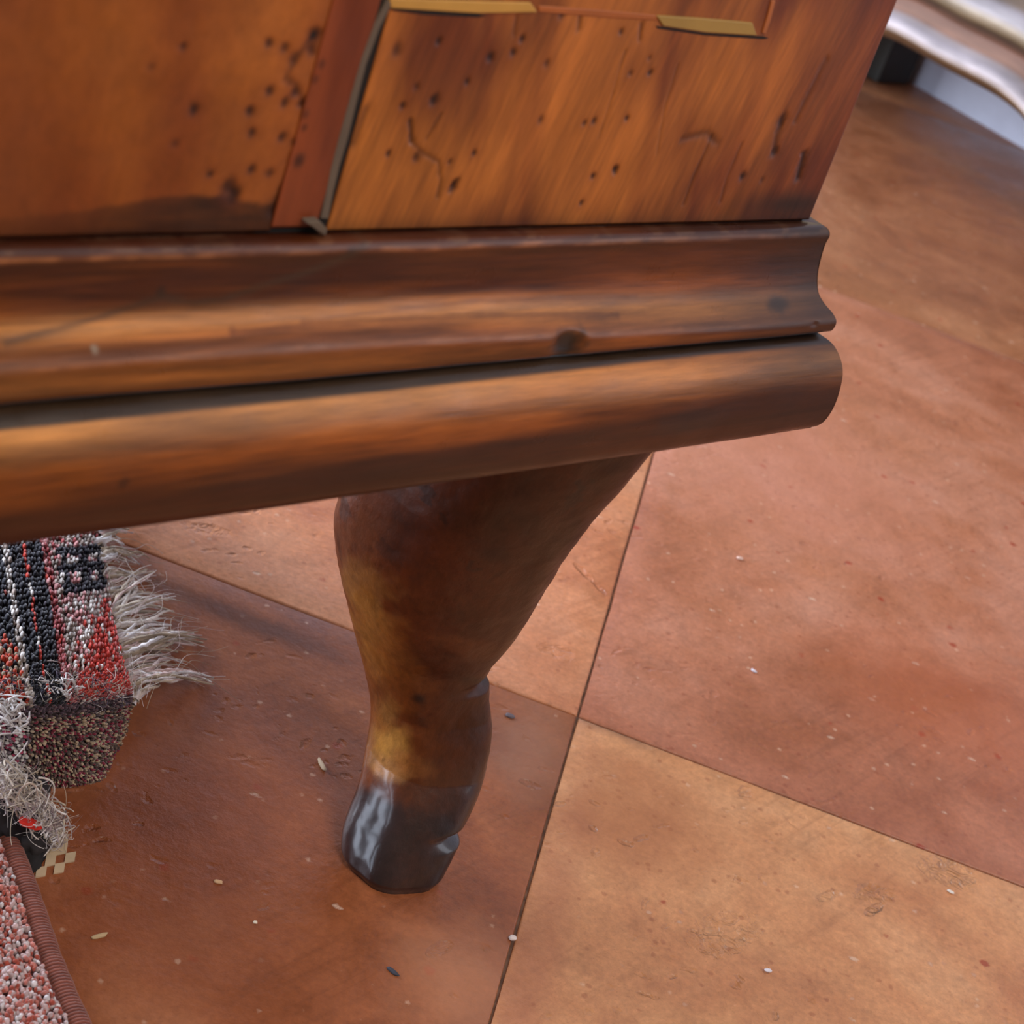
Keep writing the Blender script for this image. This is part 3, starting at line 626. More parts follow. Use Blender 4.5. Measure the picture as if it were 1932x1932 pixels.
# unit knot: small rounded blob
def blob(n=6, m=4):
    V = [(0, 0, 1)]
    for j in range(1, m):
        p = pi*j/m
        for i in range(n): a = 2*pi*(i+.5*(j % 2))/n; V.append((sin(p)*cos(a), sin(p)*sin(a), cos(p)))
    V.append((0, 0, -1)); F = []
    for i in range(n): F.append((0, 1+i, 1+(i+1) % n))
    for j in range(m-2):
        for i in range(n):
            a = 1+j*n+i; b_ = 1+j*n+(i+1) % n; c = a+n; d_ = b_+n; F += [(a, c, b_), (b_, c, d_)]
    e = 1+(m-1)*n
    for i in range(n): F.append((e, e-n+(i+1) % n, e-n+i))
    return np.array(V), np.array(F)
BV, BF = blob()
def knots(name, C, Tu, Tv, Nn, size, cols, mat, parent, stretch=(1, 1, .8), jit=.25):
    """C centres, Tu/Tv/Nn frames, one blob each, joined (pile nobody could count)"""
    n = len(C); sz = size*(1+rng.uniform(-jit, jit, n))
    V = (C[:, None, :]+(BV[None, :, 0:1]*Tu[:, None, :]*stretch[0]+BV[None, :, 1:2]*Tv[:, None, :]*stretch[1]+BV[None, :, 2:3]*Nn[:, None, :]*stretch[2])*sz[:, None, None])
    Fc = (BF[None]+(np.arange(n)*len(BV))[:, None, None]).reshape(-1, 3)
    c = np.repeat(cols[:, None, :], len(BV), 1).reshape(-1, 3)
    o = mesh_np(name, V.reshape(-1, 3), Fc, mat, parent, c); o['kind'] = 'stuff'; return o
def tubes(name, paths, mat, parent, stuff=True, sides=5):
    """paths: list of (pts (n,3), radius0, radius1, colour, twist)"""
    VV, FF, CC = [], [], []; off = 0
    for pts, r0, r1, col, tw in paths:
        pts = np.asarray(pts, float); n = len(pts); t = np.gradient(pts, axis=0); t /= np.linalg.norm(t, axis=1)[:, None]+1e-9
        upv = np.array([0, 0, 1.]); a = np.cross(t, upv); la = np.linalg.norm(a, axis=1)[:, None]; a = np.where(la > .05, a/np.maximum(la, 1e-6), np.array([1., 0, 0])); b_ = np.cross(a, t)
        k = np.linspace(0, 1, n); r = r0*(1-k)+r1*k
        an = 2*pi*np.arange(sides)/sides
        rr = r[:, None]*(1+(.30*np.cos(2*(an[None, :]-tw*k[:, None])) if tw else 0))
        V = pts[:, None, :]+a[:, None, :]*(np.cos(an)[None, :]*rr)[..., None]+b_[:, None, :]*(np.sin(an)[None, :]*rr)[..., None]
        i = np.arange(n-1)[:, None]; j = np.arange(sides)[None, :]; q0 = i*sides+j; q1 = i*sides+(j+1) % sides
        FF.append(np.stack([q0, q1, q1+sides, q0+sides], -1).reshape(-1, 4)+off); VV.append(V.reshape(-1, 3))
        cc = np.tile(col, (n*sides, 1))*(1+.25*np.sin(np.repeat(k, sides)*max(tw, 6)+np.tile(an, n)))[:, None]; CC.append(np.clip(cc, 0, 1)); off += n*sides
    o = mesh_np(name, np.vstack(VV), np.vstack(FF), mat, parent, np.vstack(CC))
    if stuff: o['kind'] = 'stuff'
    return o

# --- the knotted rug, end curled over
CTRL = [  # rows of (x, y, z) on the photo with height
 [(-170, 950, .010), (-10, 950, .010), (105, 950, .008), (185, 950, .004)],
 [(-160, 1040, .020), (5, 1035, .020), (122, 1030, .013), (196, 1025, .006)],
 [(-130, 1170, .028), (26, 1165, .027), (141, 1150, .019), (205, 1140, .009)],
 [(-105, 1275, .033), (45, 1280, .033), (160, 1270, .026), (232, 1262, .016)],
 [(-98, 1325, .034), (55, 1325, .034), (168, 1318, .027), (245, 1305, .018)],
 [(-92, 1380, .028), (58, 1380, .028), (165, 1372, .022), (243, 1350, .013)],
 [(-88, 1430, .017), (52, 1430, .017), (150, 1425, .014), (226, 1400, .008)],
 [(-84, 1465, .006), (42, 1468, .006), (132, 1470, .006), (200, 1455, .003)],
 [(-84, 1470, .0016), (36, 1475, .0016), (120, 1480, .0016), (190, 1470, .0012)]]
CP = np.array([[list(at_z(x, y, z)) for x, y, z in row] for row in CTRL])      # (9,4,3)
def catmull_grid(CP, nu, nv):
    R, Cn = CP.shape[:2]
    def axis(A, n):                           # interpolate along axis 0
        R = A.shape[0]; t = np.linspace(0, R-1, n); k = np.minimum(t.astype(int), R-2); f = (t-k).reshape(-1, *([1]*(A.ndim-1)))
        p0, p1, p2, p3 = A[np.maximum(k-1, 0)], A[k], A[k+1], A[np.minimum(k+2, R-1)]
        return .5*(2*p1+(-p0+p2)*f+(2*p0-5*p1+4*p2-p3)*f**2+(-p0+3*p1-3*p2+p3)*f**3)
    G = axis(CP, nv); G = axis(G.transpose(1, 0, 2), nu); return G            # (nu,nv,3)
NUk, NVk = 64, 112
G = catmull_grid(CP, NUk, NVk)
Gn = np.cross(np.gradient(G, axis=1), np.gradient(G, axis=0)); Gn /= np.linalg.norm(Gn, axis=-1)[..., None]+1e-9
if Gn[10, 10, 2] < 0: Gn = -Gn
rug = empty('knotted_rug', tuple(G[40, 40]*np.array([1, 1, 0])))
tag(rug, 'worn red, white and navy knotted rug with frayed fringe, end curled over, under the chest', 'rug')
ro = np.array(rug.location)
fb_ = grid_faces(NUk, NVk)
mesh_np('backing', np.vstack([(G-Gn*.0005-ro).reshape(-1, 3)]), fb_, M_WOOL, rug, np.tile(srgb(60, 44, 44), (NUk*NVk, 1)))
def rug_colour(s, v):
    """s 0..1 across to the fringe, v row parameter (0..8)"""
    x = float(np.interp(s*3, [0, 1, 2, 3], [-105, 45, 160, 232]))                            # as a length across the weave near the fold
    W_, R1, R2, NV_, PK, GR = srgb(232, 222, 214), srgb(214, 66, 50), srgb(176, 80, 82), srgb(36, 32, 42), srgb(214, 150, 148), srgb(178, 158, 146)
    r = random.random()
    if v > 4.15:                              # back of the weave on the rolled end
        if v < 4.5 and x > 20: return srgb(84, 62, 74) if r < .6 else srgb(120, 90, 96)
        k = random.random()
        if x < 45: return W_*.9 if k < .5 else (srgb(176, 60, 90) if k < .68 else srgb(120, 104, 110))
        return srgb(196, 170, 140) if k < .34 else (srgb(140, 48, 66) if k < .62 else srgb(104, 82, 74))
    if x < 8: return (srgb(196, 70, 44) if r < .55 else (srgb(168, 146, 120) if r < .8 else NV_)) if v > 2.4 or x < -30 else (NV_ if r < .7 else R1)
    if x < 45: return (srgb(200, 72, 46) if r < .62 else (srgb(172, 150, 124) if r < .9 else NV_)) if v > 2.2+(x-8)*.006 else (NV_ if r < .9 else srgb(150, 60, 50))
    if x < 54: return W_ if r < .7 else GR
    if x < 74: return NV_ if r < .96 else srgb(70, 66, 80)
    if x < 83: return (R1 if (int(v*4) % 3) else W_) if r < .9 else NV_
    if x < 106: return NV_ if r < .97 else srgb(74, 66, 76)
    if x < 124: return R2 if r < .6 else (PK if r < .9 else R1)
    if x < 138: return PK if r < .3 else (srgb(176, 160, 148) if r < .85 else R2)
    if 1.05 < v < 1.75 and x < 222:           # navy figure with light cells
        if int(x/16) % 2 == 0 and int(v*10) % 3 == 0: return W_ if r < .7 else PK
        return NV_ if r < .88 else srgb(84, 70, 84)
    wdg = x-(218-(v-1.8)*62)
    if 1.9 < v < 3.95 and wdg > 0: return srgb(226, 74, 60) if r < .60 else (srgb(206, 100, 96) if r < .88 else W_)
    if 1.9 < v < 3.95 and wdg > -22: return W_ if r < .55 else (PK if r < .85 else R1)
    if v > 2.6: return srgb(186, 78, 78) if r < .5 else (PK if r < .8 else W_)
    return (PK if r < .38 else (W_ if r < .75 else GR)) if v > 1 else (GR if r < .5 else (W_ if r < .75 else R2))
idx = [(i, j) for i in range(0, NUk) for j in range(4, NVk-1)]
I = np.array([a for a, _ in idx]); J = np.array([b_ for _, b_ in idx])
Cc = G[I, J]-ro; cell = .0011
cols = np.array([rug_colour(i/(NUk-1), j/(NVk-1)*8) for i, j in idx])*rng.uniform(.72, 1.12, (len(idx), 1))
du = np.gradient(G, axis=0)[I, J]; dv = np.gradient(G, axis=1)[I, J]
lu = np.linalg.norm(du, axis=1)[:, None]; lv = np.linalg.norm(dv, axis=1)[:, None]; du /= lu; dv /= lv
nn = Gn[I, J]
Cc = Cc+nn*rng.uniform(-.0003, .0008, (len(idx), 1))+du*rng.uniform(-.0005, .0005, (len(idx), 1))+dv*rng.uniform(-.0006, .0006, (len(idx), 1))
n = len(idx); sz = 1+rng.uniform(-.25, .25, (n, 1, 1))
V = Cc[:, None, :]+(BV[None, :, 0:1]*(du*lu*.60)[:, None, :]+BV[None, :, 1:2]*(dv*np.maximum(lv, .00045)*.62)[:, None, :]+BV[None, :, 2:3]*(nn*np.where(J[:, None] > (NVk-1)*4.2/8, .00055, .0009))[:, None, :])*sz
Fk = (BF[None]+(np.arange(n)*len(BV))[:, None, None]).reshape(-1, 3)
o = mesh_np('knotted_pile', V.reshape(-1, 3), Fk, M_WOOL, rug, np.repeat(np.clip(cols, 0, 1), len(BV), 0)); o['kind'] = 'stuff'

# fringe strands: (root px, tip px)
ST = []
roots = [((190, 1012), (248, 998)), ((178, 1030), (236, 1020)), ((185, 1045), (290, 1050)), ((180, 1060), (262, 1062)), ((176, 1080), (300, 1085)), ((178, 1095), (262, 1092)), ((165, 1112), (300, 1080)), ((182, 1100), (215, 1128)),
         ((205, 1168), (300, 1078)), ((190, 1130), (300, 1118)), ((200, 1165), (345, 1128)), ((205, 1180), (345, 1160)), ((210, 1165), (310, 1142)), ((214, 1175), (290, 1190)), ((215, 1200), (330, 1185)), ((212, 1215), (352, 1190)),
         ((222, 1222), (394, 1208)), ((225, 1235), (390, 1200)), ((225, 1250), (340, 1232)), ((232, 1262), (372, 1246)), ((236, 1275), (404, 1280)), ((240, 1290), (404, 1284)), ((238, 1300), (320, 1255)), ((225, 1318), (240, 1235)), ((232, 1325), (262, 1225)),
         ((240, 1325), (290, 1248)), ((215, 1215), (262, 1235)), ((245, 1318), (300, 1286)), ((200, 1150), (232, 1100)), ((188, 1118), (262, 1140))]
def strand(a, b_, za, zb, wig, n=18, lift=.003):
    A = np.array(at_z(*a, za)); B = np.array(at_z(*b_, zb)); k = np.linspace(0, 1, n)[:, None]; P = A*(1-k)+B*k
    ph = random.uniform(0, 6.3); f = random.uniform(3, 9)
    side = np.array([-(B-A)[1], (B-A)[0], 0]); side /= np.linalg.norm(side)+1e-9
    P = P+side*(np.sin(k*f+ph)-np.sin(ph)*(1-k))*wig+np.array([0, 0, 1])*np.sin(k*pi)*lift*random.uniform(.3, 1)
    P[:, 2] = np.maximum(P[:, 2], .0006); return P-ro
YC = [srgb(222, 208, 196), srgb(200, 182, 160), srgb(232, 222, 218), srgb(170, 148, 122), srgb(206, 176, 168)]
for a, b_ in roots:
    zr = .008+.006*max(0, (a[1]-1150)/150)
    for q in range(6):
        aa = (a[0]+random.gauss(0, 6), a[1]+random.gauss(0, 6)); bb = (b_[0]-2-random.random()*34, b_[1]+random.gauss(0, 4))
        r = random.choice((.0005, .0008, .001, .0012, .0004))
        ST.append((strand(aa, bb, zr, random.uniform(.0006, .004), random.uniform(.0006, .0022)), r, r*.25, random.choice(YC)*random.uniform(.8, 1.15), random.uniform(8, 26) if r > .0004 else 0))
    for q in range(3):                        # stray hairs
        aa = (a[0]+random.gauss(10, 20), a[1]+random.gauss(0, 10)); bb = (b_[0]+random.gauss(0, 22), b_[1]+random.gauss(0, 22))
        ST.append((strand(aa, bb, zr, random.uniform(.0006, .006), random.uniform(.001, .004), 14, .006), .00009, .00005, random.choice(YC)*.9, 0))
for q in range(150):                          # fluff along the top of the fold
    x = random.uniform(0, 235); y = 1318+random.gauss(0, 12)-.0*x
    ST.append((strand((x, y), (x+random.gauss(0, 26), y+random.gauss(-8, 18)), .034-.014*x/235, .036-.014*x/235, .002, 8, .004), .00012, .00006, random.choice(YC+[srgb(90, 76, 96)]*3), 0))
for q in range(26):
    x = random.uniform(85, 150); y = random.uniform(1292, 1330)
    ST.append((strand((x, y), (x-random.uniform(-20, 35), y-random.uniform(5, 30)), .030, .034, .001, 8, .002), .0004, .00015, YC[2]*random.uniform(.8, 1), 10))
for q in range(30):
    x = random.uniform(-10, 40); y = random.uniform(1330, 1370)
    ST.append((strand((x, y), (x+random.gauss(0, 25), y+random.gauss(0, 16)), .035, .036, .002, 8, .003), .0004, .0002, YC[2]*random.uniform(.8, 1), 12))
tubes('fringe', ST, M_YARN, rug)

# --- frayed lower end of the same stack: a tangle of pulled wool
tang = empty('frayed_wool_tangle', tuple(at_z(60, 1560)))
tag(tang, 'tangled clump of frayed whitish wool below the curled rug end, with red bit inside', 'wool')
ro = np.array(tang.location)
TP = []
path = [(-30, 1455, .022), (10, 1480, .024), (45, 1500, .022), (70, 1525, .018), (90, 1550, .012), (108, 1566, .007), (92, 1580, .004)]
def along(k):
    k = np.clip(k, 0, 1)*(len(path)-1); i = min(int(k), len(path)-2); f = k-i; a, b_ = path[i], path[i+1]; return tuple(a[m]*(1-f)+b_[m]*f for m in range(3))
for q in range(700):
    k = random.random()**1.2; x, y, z = along(k); x += random.gauss(0, 13-5*k); y += random.gauss(0, 11-5*k)
    c0 = np.array(at_z(x, y, max(.001, z+random.gauss(0, .003)))); m = 14; t = np.linspace(0, 1, m); R = random.uniform(.0015, .0065)*(1-.5*k)
    ph = rng.uniform(0, 6.28, 3); fr = rng.uniform(1, 3.6, 3); A = rng.normal(0, 1, 3)
    P = c0+np.stack([np.sin(t*fr[i]+ph[i])*R*.8+A[i]*R*(t-.5) for i in range(3)], -1); P[:, 2] = np.maximum(P[:, 2], .0006)
    r = random.choice((.00006, .00009, .00014, .0003))
    TP.append((P-ro, r, r*.5, random.choice(YC[:3]+[srgb(170, 150, 150)])*random.uniform(.75, 1.05), 0))
th_ = np.linspace(0, 2*pi, 30)                # the loose loop of yarn and the long ends
LP = np.array([list(at_z(50+20*np.cos(a)-6*np.sin(a), 1512+34*np.sin(a), .022-.010*np.sin(a))) for a in th_]); TP.append((LP-ro, .00028, .00028, srgb(206, 180, 160), 0))
TP.append((strand((38, 1478), (75, 1560), .026, .016, .001)+np.array(rug.location)-ro, .0004, .0003, YC[0], 14))
for b_ in ((168, 1558), (184, 1560), (172, 1574), (150, 1550)):
    TP.append((strand((108, 1562), b_, .008, .001, .0008)+np.array(rug.location)-ro, .00022, .00007, YC[2], 0))
for q in range(30): TP.append((strand((100+random.gauss(0, 8), 1480+random.gauss(0, 8)), (118+random.gauss(0, 8), 1500+random.gauss(0, 14)), .014, .012, .001, 8)+np.array(rug.location)-ro, .0002, .00008, YC[2], 0))
tubes('wool_strands', TP, M_YARN, tang)
def lump(name, px, size, col, parent, z, seed, mat=None):
    bm = bmesh.new(); bmesh.ops.create_icosphere(bm, subdivisions=4, radius=1)
    c = np.array(at_z(px[0], px[1], z))-np.array(parent.location)
    V = np.array([v.co[:] for v in bm.verts]); nz = fbm(V+9, 2.2, seed, 4)
    V = V*(1+(nz-.5)*.7)[:, None]*np.array(size)
    for v, p in zip(bm.verts, V): v.co = p+c; v.co.z = max(v.co.z, .0004)
    return mesh_bm(name, bm, mat or plain(name+'_wool', srgb(*col), .95), parent, smooth=True)
lump('dark_core', (28, 1540), (.0085, .011, .013), (38, 32, 34), tang, .006, 3)
lump('dark_core', (66, 1585), (.0045, .006, .005), (44, 38, 38), tang, .004, 9)
lump('red_bit', (58, 1554), (.0034, .0015, .0013), (206, 40, 26), tang, .0165, 5)
lump('dark_core', (52, 1618), (.0045, .008, .003), (30, 26, 26), tang, .001, 12)

# --- the second rug with a corded edge, bottom left
edge = [(-60, 1440), (-22, 1500), (14, 1570), (42, 1640), (66, 1712), (92, 1788), (120, 1856), (150, 1925), (182, 1998), (214, 2070)]
rug2 = empty('corded_rug', tuple(at_z(0, 1850)))
tag(rug2, 'speckled pink and white rug with brown wrapped cord edge at bottom left', 'rug')
ro = np.array(rug2.location); ZR = .007
E3 = np.array([list(at_z(x, y, ZR)) for x, y in edge])
def resample(P, n):
    k = np.linspace(0, len(P)-1, n); i = np.minimum(k.astype(int), len(P)-2); f = (k-i)[:, None]
    p0, p1, p2, p3 = P[np.maximum(i-1, 0)], P[i], P[i+1], P[np.minimum(i+2, len(P)-1)]
    return .5*(2*p1+(-p0+p2)*f+(2*p0-5*p1+4*p2-p3)*f**2+(-p0+3*p1-3*p2+p3)*f**3)
CE = resample(E3, 700); CE[:, 2] = .0040
tg = np.gradient(CE, axis=0); tg /= np.linalg.norm(tg, axis=1)[:, None]; sd = np.stack([tg[:, 1], -tg[:, 0], 0*tg[:, 0]], -1); uz = np.array([0, 0, 1.])
if sd[300, 0] < 0: sd = -sd
arc = np.concatenate([[0], np.cumsum(np.linalg.norm(np.diff(CE, axis=0), axis=1))])
SD = 14; an = 2*pi*np.arange(SD)/SD
wrap = np.sin(arc[:, None]/.00105*2*pi/2+an[None, :]*.8)
rr = .0033*(1+.10*np.abs(wrap)+.10*(vnoise(np.stack([arc, arc*0], -1), 300, 2)[:, None]-.5))
V = CE[:, None, :]+sd[:, None, :]*(np.cos(an)[None, :]*rr)[..., None]+uz*(np.sin(an)[None, :]*rr)[..., None]-ro
i = np.arange(699)[:, None]; j = np.arange(SD)[None, :]; a0 = i*SD+j; a1 = i*SD+(j+1) % SD
cc = srgb(112, 54, 42)*(1-.0)+0*V.reshape(-1, 3); kx = (np.abs(wrap)*.7+.3*vnoise(np.stack([arc*1.0, arc*0+3], -1), 700, 5)[:, None]).reshape(-1, 1)
cc = srgb(70, 32, 26)*(1-kx)+srgb(146, 82, 66)*kx
mesh_np('cord_edge', V.reshape(-1, 3), np.stack([a0, a1, a1+SD, a0+SD], -1).reshape(-1, 4), M_YARN, rug2, cc)
# body and pile, left of the cord
wid = .09; NB = 60
B0 = resample(E3, NB); tb = np.gradient(B0, axis=0); tb /= np.linalg.norm(tb, axis=1)[:, None]; sb = np.stack([tb[:, 1], -tb[:, 0], 0*tb[:, 0]], -1)
if sb[30, 0] < 0: sb = -sb
VB = []
for wv_, zz_ in ((-.002, .0008), (-.002, .0062), (-wid, .0062), (-wid, .0008)): Pq = B0+sb*wv_; Pq[:, 2] = zz_; VB.append(Pq)
VB = np.array(VB)-ro; FBq = []
for i in range(4):
    for j in range(NB-1): a = i*NB+j; b_ = ((i+1) % 4)*NB+j; FBq.append((a, a+1, b_+1, b_))
mesh_np('rug_body', VB.reshape(-1, 3), FBq, M_WOOL, rug2, np.tile(srgb(110, 60, 58), (4*NB, 1)), smooth=False)
KC = []; kc = []
B1 = resample(E3, 150); t1 = np.gradient(B1, axis=0); t1 /= np.linalg.norm(t1, axis=1)[:, None]; s1 = np.stack([t1[:, 1], -t1[:, 0], 0*t1[:, 0]], -1)
if s1[70, 0] < 0: s1 = -s1
for a in range(150):
    for w in range(62):
        off_ = -(.0038+w*.00125)
        p = B1[a]+s1[a]*(off_+random.gauss(0, .0003))+t1[a]*random.gauss(0, .0004); p = np.array(p); p[2] = .0068+random.uniform(-.0004, .0008)+.0012*min(1, w/6)
        KC.append(p-ro); r = random.random(); rose = vnoise(np.array([p[0], p[1]]), 60, 88)
        if r < .34+.2*(rose-.5): c = srgb(206, 176, 174)
        elif r < .62: c = srgb(200, 122, 110)
        elif r < .86: c = srgb(170, 78, 62)
        else: c = srgb(226, 214, 214)
        kc.append(c*random.uniform(.7, 1.05))
KC = np.array(KC); n = len(KC); e = rng.normal(0, .35, (n, 3)); nz = np.array([0, 0, 1.])+e*.6; nz /= np.linalg.norm(nz, axis=1)[:, None]
tu = np.cross(nz, rng.normal(0, 1, (n, 3))); tu /= np.linalg.norm(tu, axis=1)[:, None]; tv = np.cross(nz, tu)
knots('rug_pile', KC, tu, tv, nz, .00082, np.array(kc), M_WOOL, rug2, (1, .7, 1.1))

# --- stepped beige scrap
E1 = np.array([19.5, -3.5]); E2 = np.array([-3.0, 18.0]); O0 = np.array([110., 1580.])
bm = bmesh.new(); so = at_z(108, 1622)
cells = [(0, 0), (0.05, 1), (-.9, 1.15), (-.9, 2.05), (1.0, 2.05), (.1, 3.0), (-1.65, 3.05), (-.6, .7)]
for k, (a, b_) in enumerate(cells):
    q = [O0+E1*(a+m)+E2*(b_+l) for m, l in ((0, 0), (1, 0), (1, 1), (0, 1))]
    pts = [at_z(*p)-so for p in q]; zt = .0004+.00004*k
    add_prism(bm, [(p.x, p.y) for p in pts][::-1], .00012, zt)
scrap = mesh_bm('stepped_scrap', bm, plain('beige_card', srgb(196, 170, 138), .8)); scrap.location = so+Vector((0, 0, .0002))
tag(scrap, 'small beige stepped checker-shaped scrap on the floor below the wool tangle', 'scrap')

# --- crumbs on the tiles
def crumb(name, px, ln, wd, ht, ang, col, label, seed):
    bm = bmesh.new(); bmesh.ops.create_icosphere(bm, subdivisions=3, radius=1)
    V = np.array([v.co[:] for v in bm.verts]); V = V*(1+(fbm(V+5, 1.7, seed, 3)-.5)*.8)[:, None]
    V = np.sign(V)*np.abs(V)**.8*np.array([ln/2, wd/2, ht/2]); V[:, 2] -= V[:, 2].min()
    for v, p in zip(bm.verts, V): v.co = p
    o = mesh_bm(name, bm, plain(name, srgb(*col), .7), smooth=True); o.location = at_z(*px)+Vector((0, 0, .0001)); o.rotation_euler = (0, 0, ang)
    tag(o, label, 'crumb'); return o
crumb('straw_chip', (606, 1446), .0058, .0013, .0013, -.9, (196, 170, 140), 'pale straw chip on the tile left of the leg', 1)
crumb('dark_sliver', (740, 1835), .0045, .0013, .0009, -.5, (58, 58, 68), 'dark slate-coloured sliver below the hoof', 2)
crumb('seed_husk', (1395, 1055), .0030, .0022, .0008, .3, (214, 176, 160), 'pale round husk on the pink tile right of the leg', 3)
crumb('pale_flake', (188, 1768), .0045, .0013, .0009, .8, (190, 160, 120), 'beige flake beside the corded rug edge', 4)
crumb('tan_grain', (411, 1666), .0028, .0014, .0009, .1, (202, 160, 120), 'tan grain on the brown tile left of the hoof', 5)
crumb('white_grain', (481, 1742), .0012, .0010, .0008, .1, (232, 214, 190), 'tiny whitish grain on the brown tile, below the tan grain', 6)
crumb('blue_grey_chip', (961, 1353), .0035, .0020, .0010, .1, (104, 92, 98), 'blue-grey chip on the tile right of the ankle', 7)
crumb('lime_crumb', (1448, 1833), .0024, .0014, .0008, .4, (226, 216, 222), 'whitish crumb on the ochre tile below its gouge', 8)
crumb('mortar_crumb', (966, 1773), .0022, .0018, .0014, .4, (222, 204, 196), 'white mortar crumb on the joint right of the hoof', 9)
crumb('glassy_grain', (1422, 1268), .0028, .0012, .0009, -.5, (214, 206, 214), 'whitish oblong grain on the pink tile near its middle', 10)
crumb('white_flake', (1793, 1684), .0026, .0014, .0006, -.3, (230, 216, 204), 'white flake on the ochre tile near the right edge', 11)

# ---------------------------------------------------------------- far corner: wall and painted furniture
WD = float(np.array(at_z(1675, 131)[:2]) @ D)                     # distance of the wall along D
wall_t = NT('blue_grey_plaster'); nzw = wall_t.noise(wall_t.coords(), 14, 4)
wall_t.link(wall_t.ramp(nzw, [(.3, tuple(srgb(186, 186, 200))), (.7, tuple(srgb(208, 210, 224)))]), wall_t.b.inputs['Base Color']); wall_t.b.inputs['Roughness'].default_value = .7
def wbox(name, a0, a1, d0, d1, z0, z1, mat, parent=None, bev=0):
    """box in wall axes: a along N, d along D (towards and through the wall)"""
    bm = bmesh.new(); q = [N*a+D*d for a, d in ((a0, d0), (a1, d0), (a1, d1), (a0, d1))]
    add_prism(bm, [(p[0], p[1]) for p in q], z0, z1); o = mesh_bm(name, bm, mat, parent, bevel=bev); return o
wl = wbox('wall_right', -2.2, 2.4, WD, WD+.12, -.03, 2.6, wall_t.m); tag(wl, 'blue-grey painted wall beyond the tiles', kind='structure')
wf = []
bmw = bmesh.new()
for (x0, x1, z0, z1) in ((WIN_A-WIN_W/2-.06, WIN_A-WIN_W/2, WIN_Z0-.06, WIN_Z1+.06), (WIN_A+WIN_W/2, WIN_A+WIN_W/2+.06, WIN_Z0-.06, WIN_Z1+.06), (WIN_A-WIN_W/2, WIN_A+WIN_W/2, WIN_Z1, WIN_Z1+.06), (WIN_A-WIN_W/2, WIN_A+WIN_W/2, WIN_Z0-.06, WIN_Z0)):  # frame added round the wall light, no opening behind
    q = [N*a+D*d for a, d in ((x0, WD-.05), (x1, WD-.05), (x1, WD+.001), (x0, WD+.001))]; add_prism(bmw, [(p[0], p[1]) for p in q], z0, z1)
wfo = mesh_bm('added_window_frame', bmw, plain('window_frame_paint', srgb(214, 208, 196), .5)); tag(wfo, 'added frame round the unseen window light on the wall', kind='structure')

def on_wall(x, y, dd):
    """photo point -> (a, z) on the plane dd in front of the wall"""
    R = ray(x, y); t = (WD-dd)/(R[:2] @ D); p = R*t; return float(p[:2] @ N), float(p[2]+CH)
FD = .19                                       # furniture front stands this far from the wall
cab = empty('painted_cabinet', tuple(D*(WD-FD)+N*.35)+(0,)); tag(cab, 'cream and brown painted cabinet with scalloped moulded apron in far corner', 'cabinet')
ca_o = np.array(cab.location)
low = [(1400, -60), (1480, -20), (1560, 20), (1600, 45), (1652, 64), (1690, 76), (1730, 98), (1780, 128), (1830, 153), (1880, 180), (1905, 198), (1932, 222), (1960, 262), (1990, 282), (2040, 300), (2100, 318)]
LA = np.array([on_wall(x, y, FD) for x, y in low])
BANDS = [  # (height above lower edge, proud, colour)
 (0, .000, (104, 76, 50)), (.0040, .005, (128, 94, 62)), (.0070, .010, (190, 156, 110)), (.0085, .013, (232, 214, 196)), (.0130, .015, (226, 212, 214)), (.0175, .011, (178, 168, 176)), (.0210, .005, (170, 158, 160)),
 (.0240, .001, (150, 108, 86)), (.0330, -.002, (128, 84, 62)), (.0390, .001, (78, 54, 34)), (.0430, .006, (150, 126, 90)), (.0480, .009, (206, 188, 160)), (.0540, .009, (190, 182, 186)), (.0600, .004, (168, 160, 166)),
 (.0650, .000, (104, 80, 58)), (.0760, -.001, (96, 72, 50)), (.0800, .000, (186, 158, 110)), (.12, 0, (190, 164, 116)), (.45, 0, (190, 164, 116))]
BA = np.array([(h, p) for h, p, _ in BANDS]); BC = np.array([srgb(*c) for *_, c in BANDS])
hb = np.concatenate([np.linspace(0, .085, 70), [.1, .2, .45]]); an_ = np.linspace(LA[0, 0], LA[-1, 0], 160)
zl_ = np.interp(an_, LA[:, 0], LA[:, 1]); ker = np.ones(9)/9; zl_ = np.convolve(np.pad(zl_, 4, mode='edge'), ker, 'valid')
A2 = np.repeat(an_[:, None], len(hb), 1); Z2 = zl_[:, None]+hb[None, :]; Z2[:, -1] = .62
Pp = np.interp(hb, BA[:, 0], BA[:, 1])[None, :]+0*A2
cc = np.stack([np.interp(hb, BA[:, 0], BC[:, k]) for k in range(3)], -1)[None]*np.ones((len(an_), 1, 1))
mott = fbm(np.stack([A2, Z2*4], -1), 40, 91, 3)[..., None]; cc = cc*(.45+.5*mott)
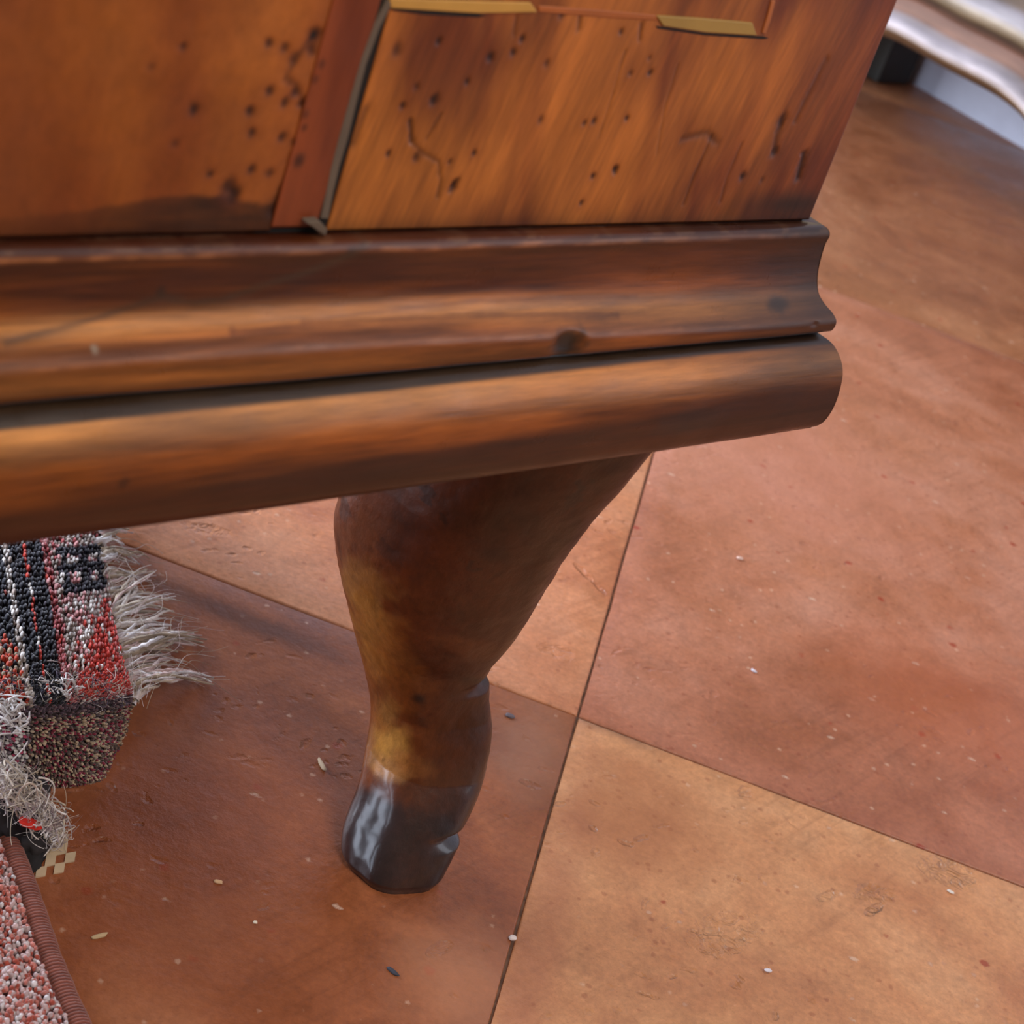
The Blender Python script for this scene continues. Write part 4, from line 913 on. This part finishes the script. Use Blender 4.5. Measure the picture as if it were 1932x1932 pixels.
fr = np.stack([N[0]*A2+D[0]*(WD-FD-Pp), N[1]*A2+D[1]*(WD-FD-Pp), Z2], -1)-ca_o
bk = fr+np.array([D[0], D[1], 0])*.022; nA, nH = A2.shape
V = np.vstack([fr.reshape(-1, 3), bk[:, 0], bk[:, -1]]); bb0 = nA*nH; ii = np.arange(nA-1)
Fc = np.vstack([grid_faces(nA, nH), np.stack([ii*nH, bb0+ii, bb0+ii+1, (ii+1)*nH], -1), np.stack([ii*nH+nH-1, (ii+1)*nH+nH-1, bb0+nA+ii+1, bb0+nA+ii], -1), np.stack([bb0+ii, bb0+nA+ii, bb0+nA+ii+1, bb0+ii+1], -1)])
ccv = np.vstack([cc.reshape(-1, 3), cc[:, 0]*.6, cc[:, -1]*.6])
t = NT('painted_wood'); c_ = t.attr(); t.link(c_, t.b.inputs['Base Color']); t.b.inputs['Roughness'].default_value = .65
mesh_np('scalloped_apron', V, Fc, t.m, cab, np.clip(ccv, 0, 1))
M_CREAM = plain('cream_paint', srgb(188, 162, 114), .5); M_DKLEG = plain('dark_leg_wood', srgb(44, 40, 32), .6)
def cbox(name, a0, a1, d0, d1, z0, z1, mat, bev=.002):
    o = wbox(name, a0, a1, d0, d1, z0, z1, mat, cab, bev); 
    for v in o.data.vertices: v.co -= Vector(ca_o)
    return o
a0, a1 = LA[0, 0], LA[-1, 0]; zhi = max(LA[0, 1], LA[-1, 1])
zlm = float(zl_.max())+.03
cbox('body', a0+.001, a1-.001, WD-FD+.023, WD-.004, zlm, .62, M_CREAM)
cbox('cabinet_top', a0-.01, a1+.01, WD-FD-.025, WD-.002, .62, .64, M_CREAM, .006)
pa = on_wall(1679, 128, .05)[0]
cbox('leg', pa-.045, pa, WD-.060, WD-.012, 0, zlm, M_DKLEG)
for q in (a1-.05,): cbox('leg', q, q+.04, WD-FD+.025, WD-FD+.065, 0, zlm, M_DKLEG)
cbox('leg', a0+.002, a0+.040, WD-FD+.025, WD-FD+.065, 0, zlm, M_DKLEG)
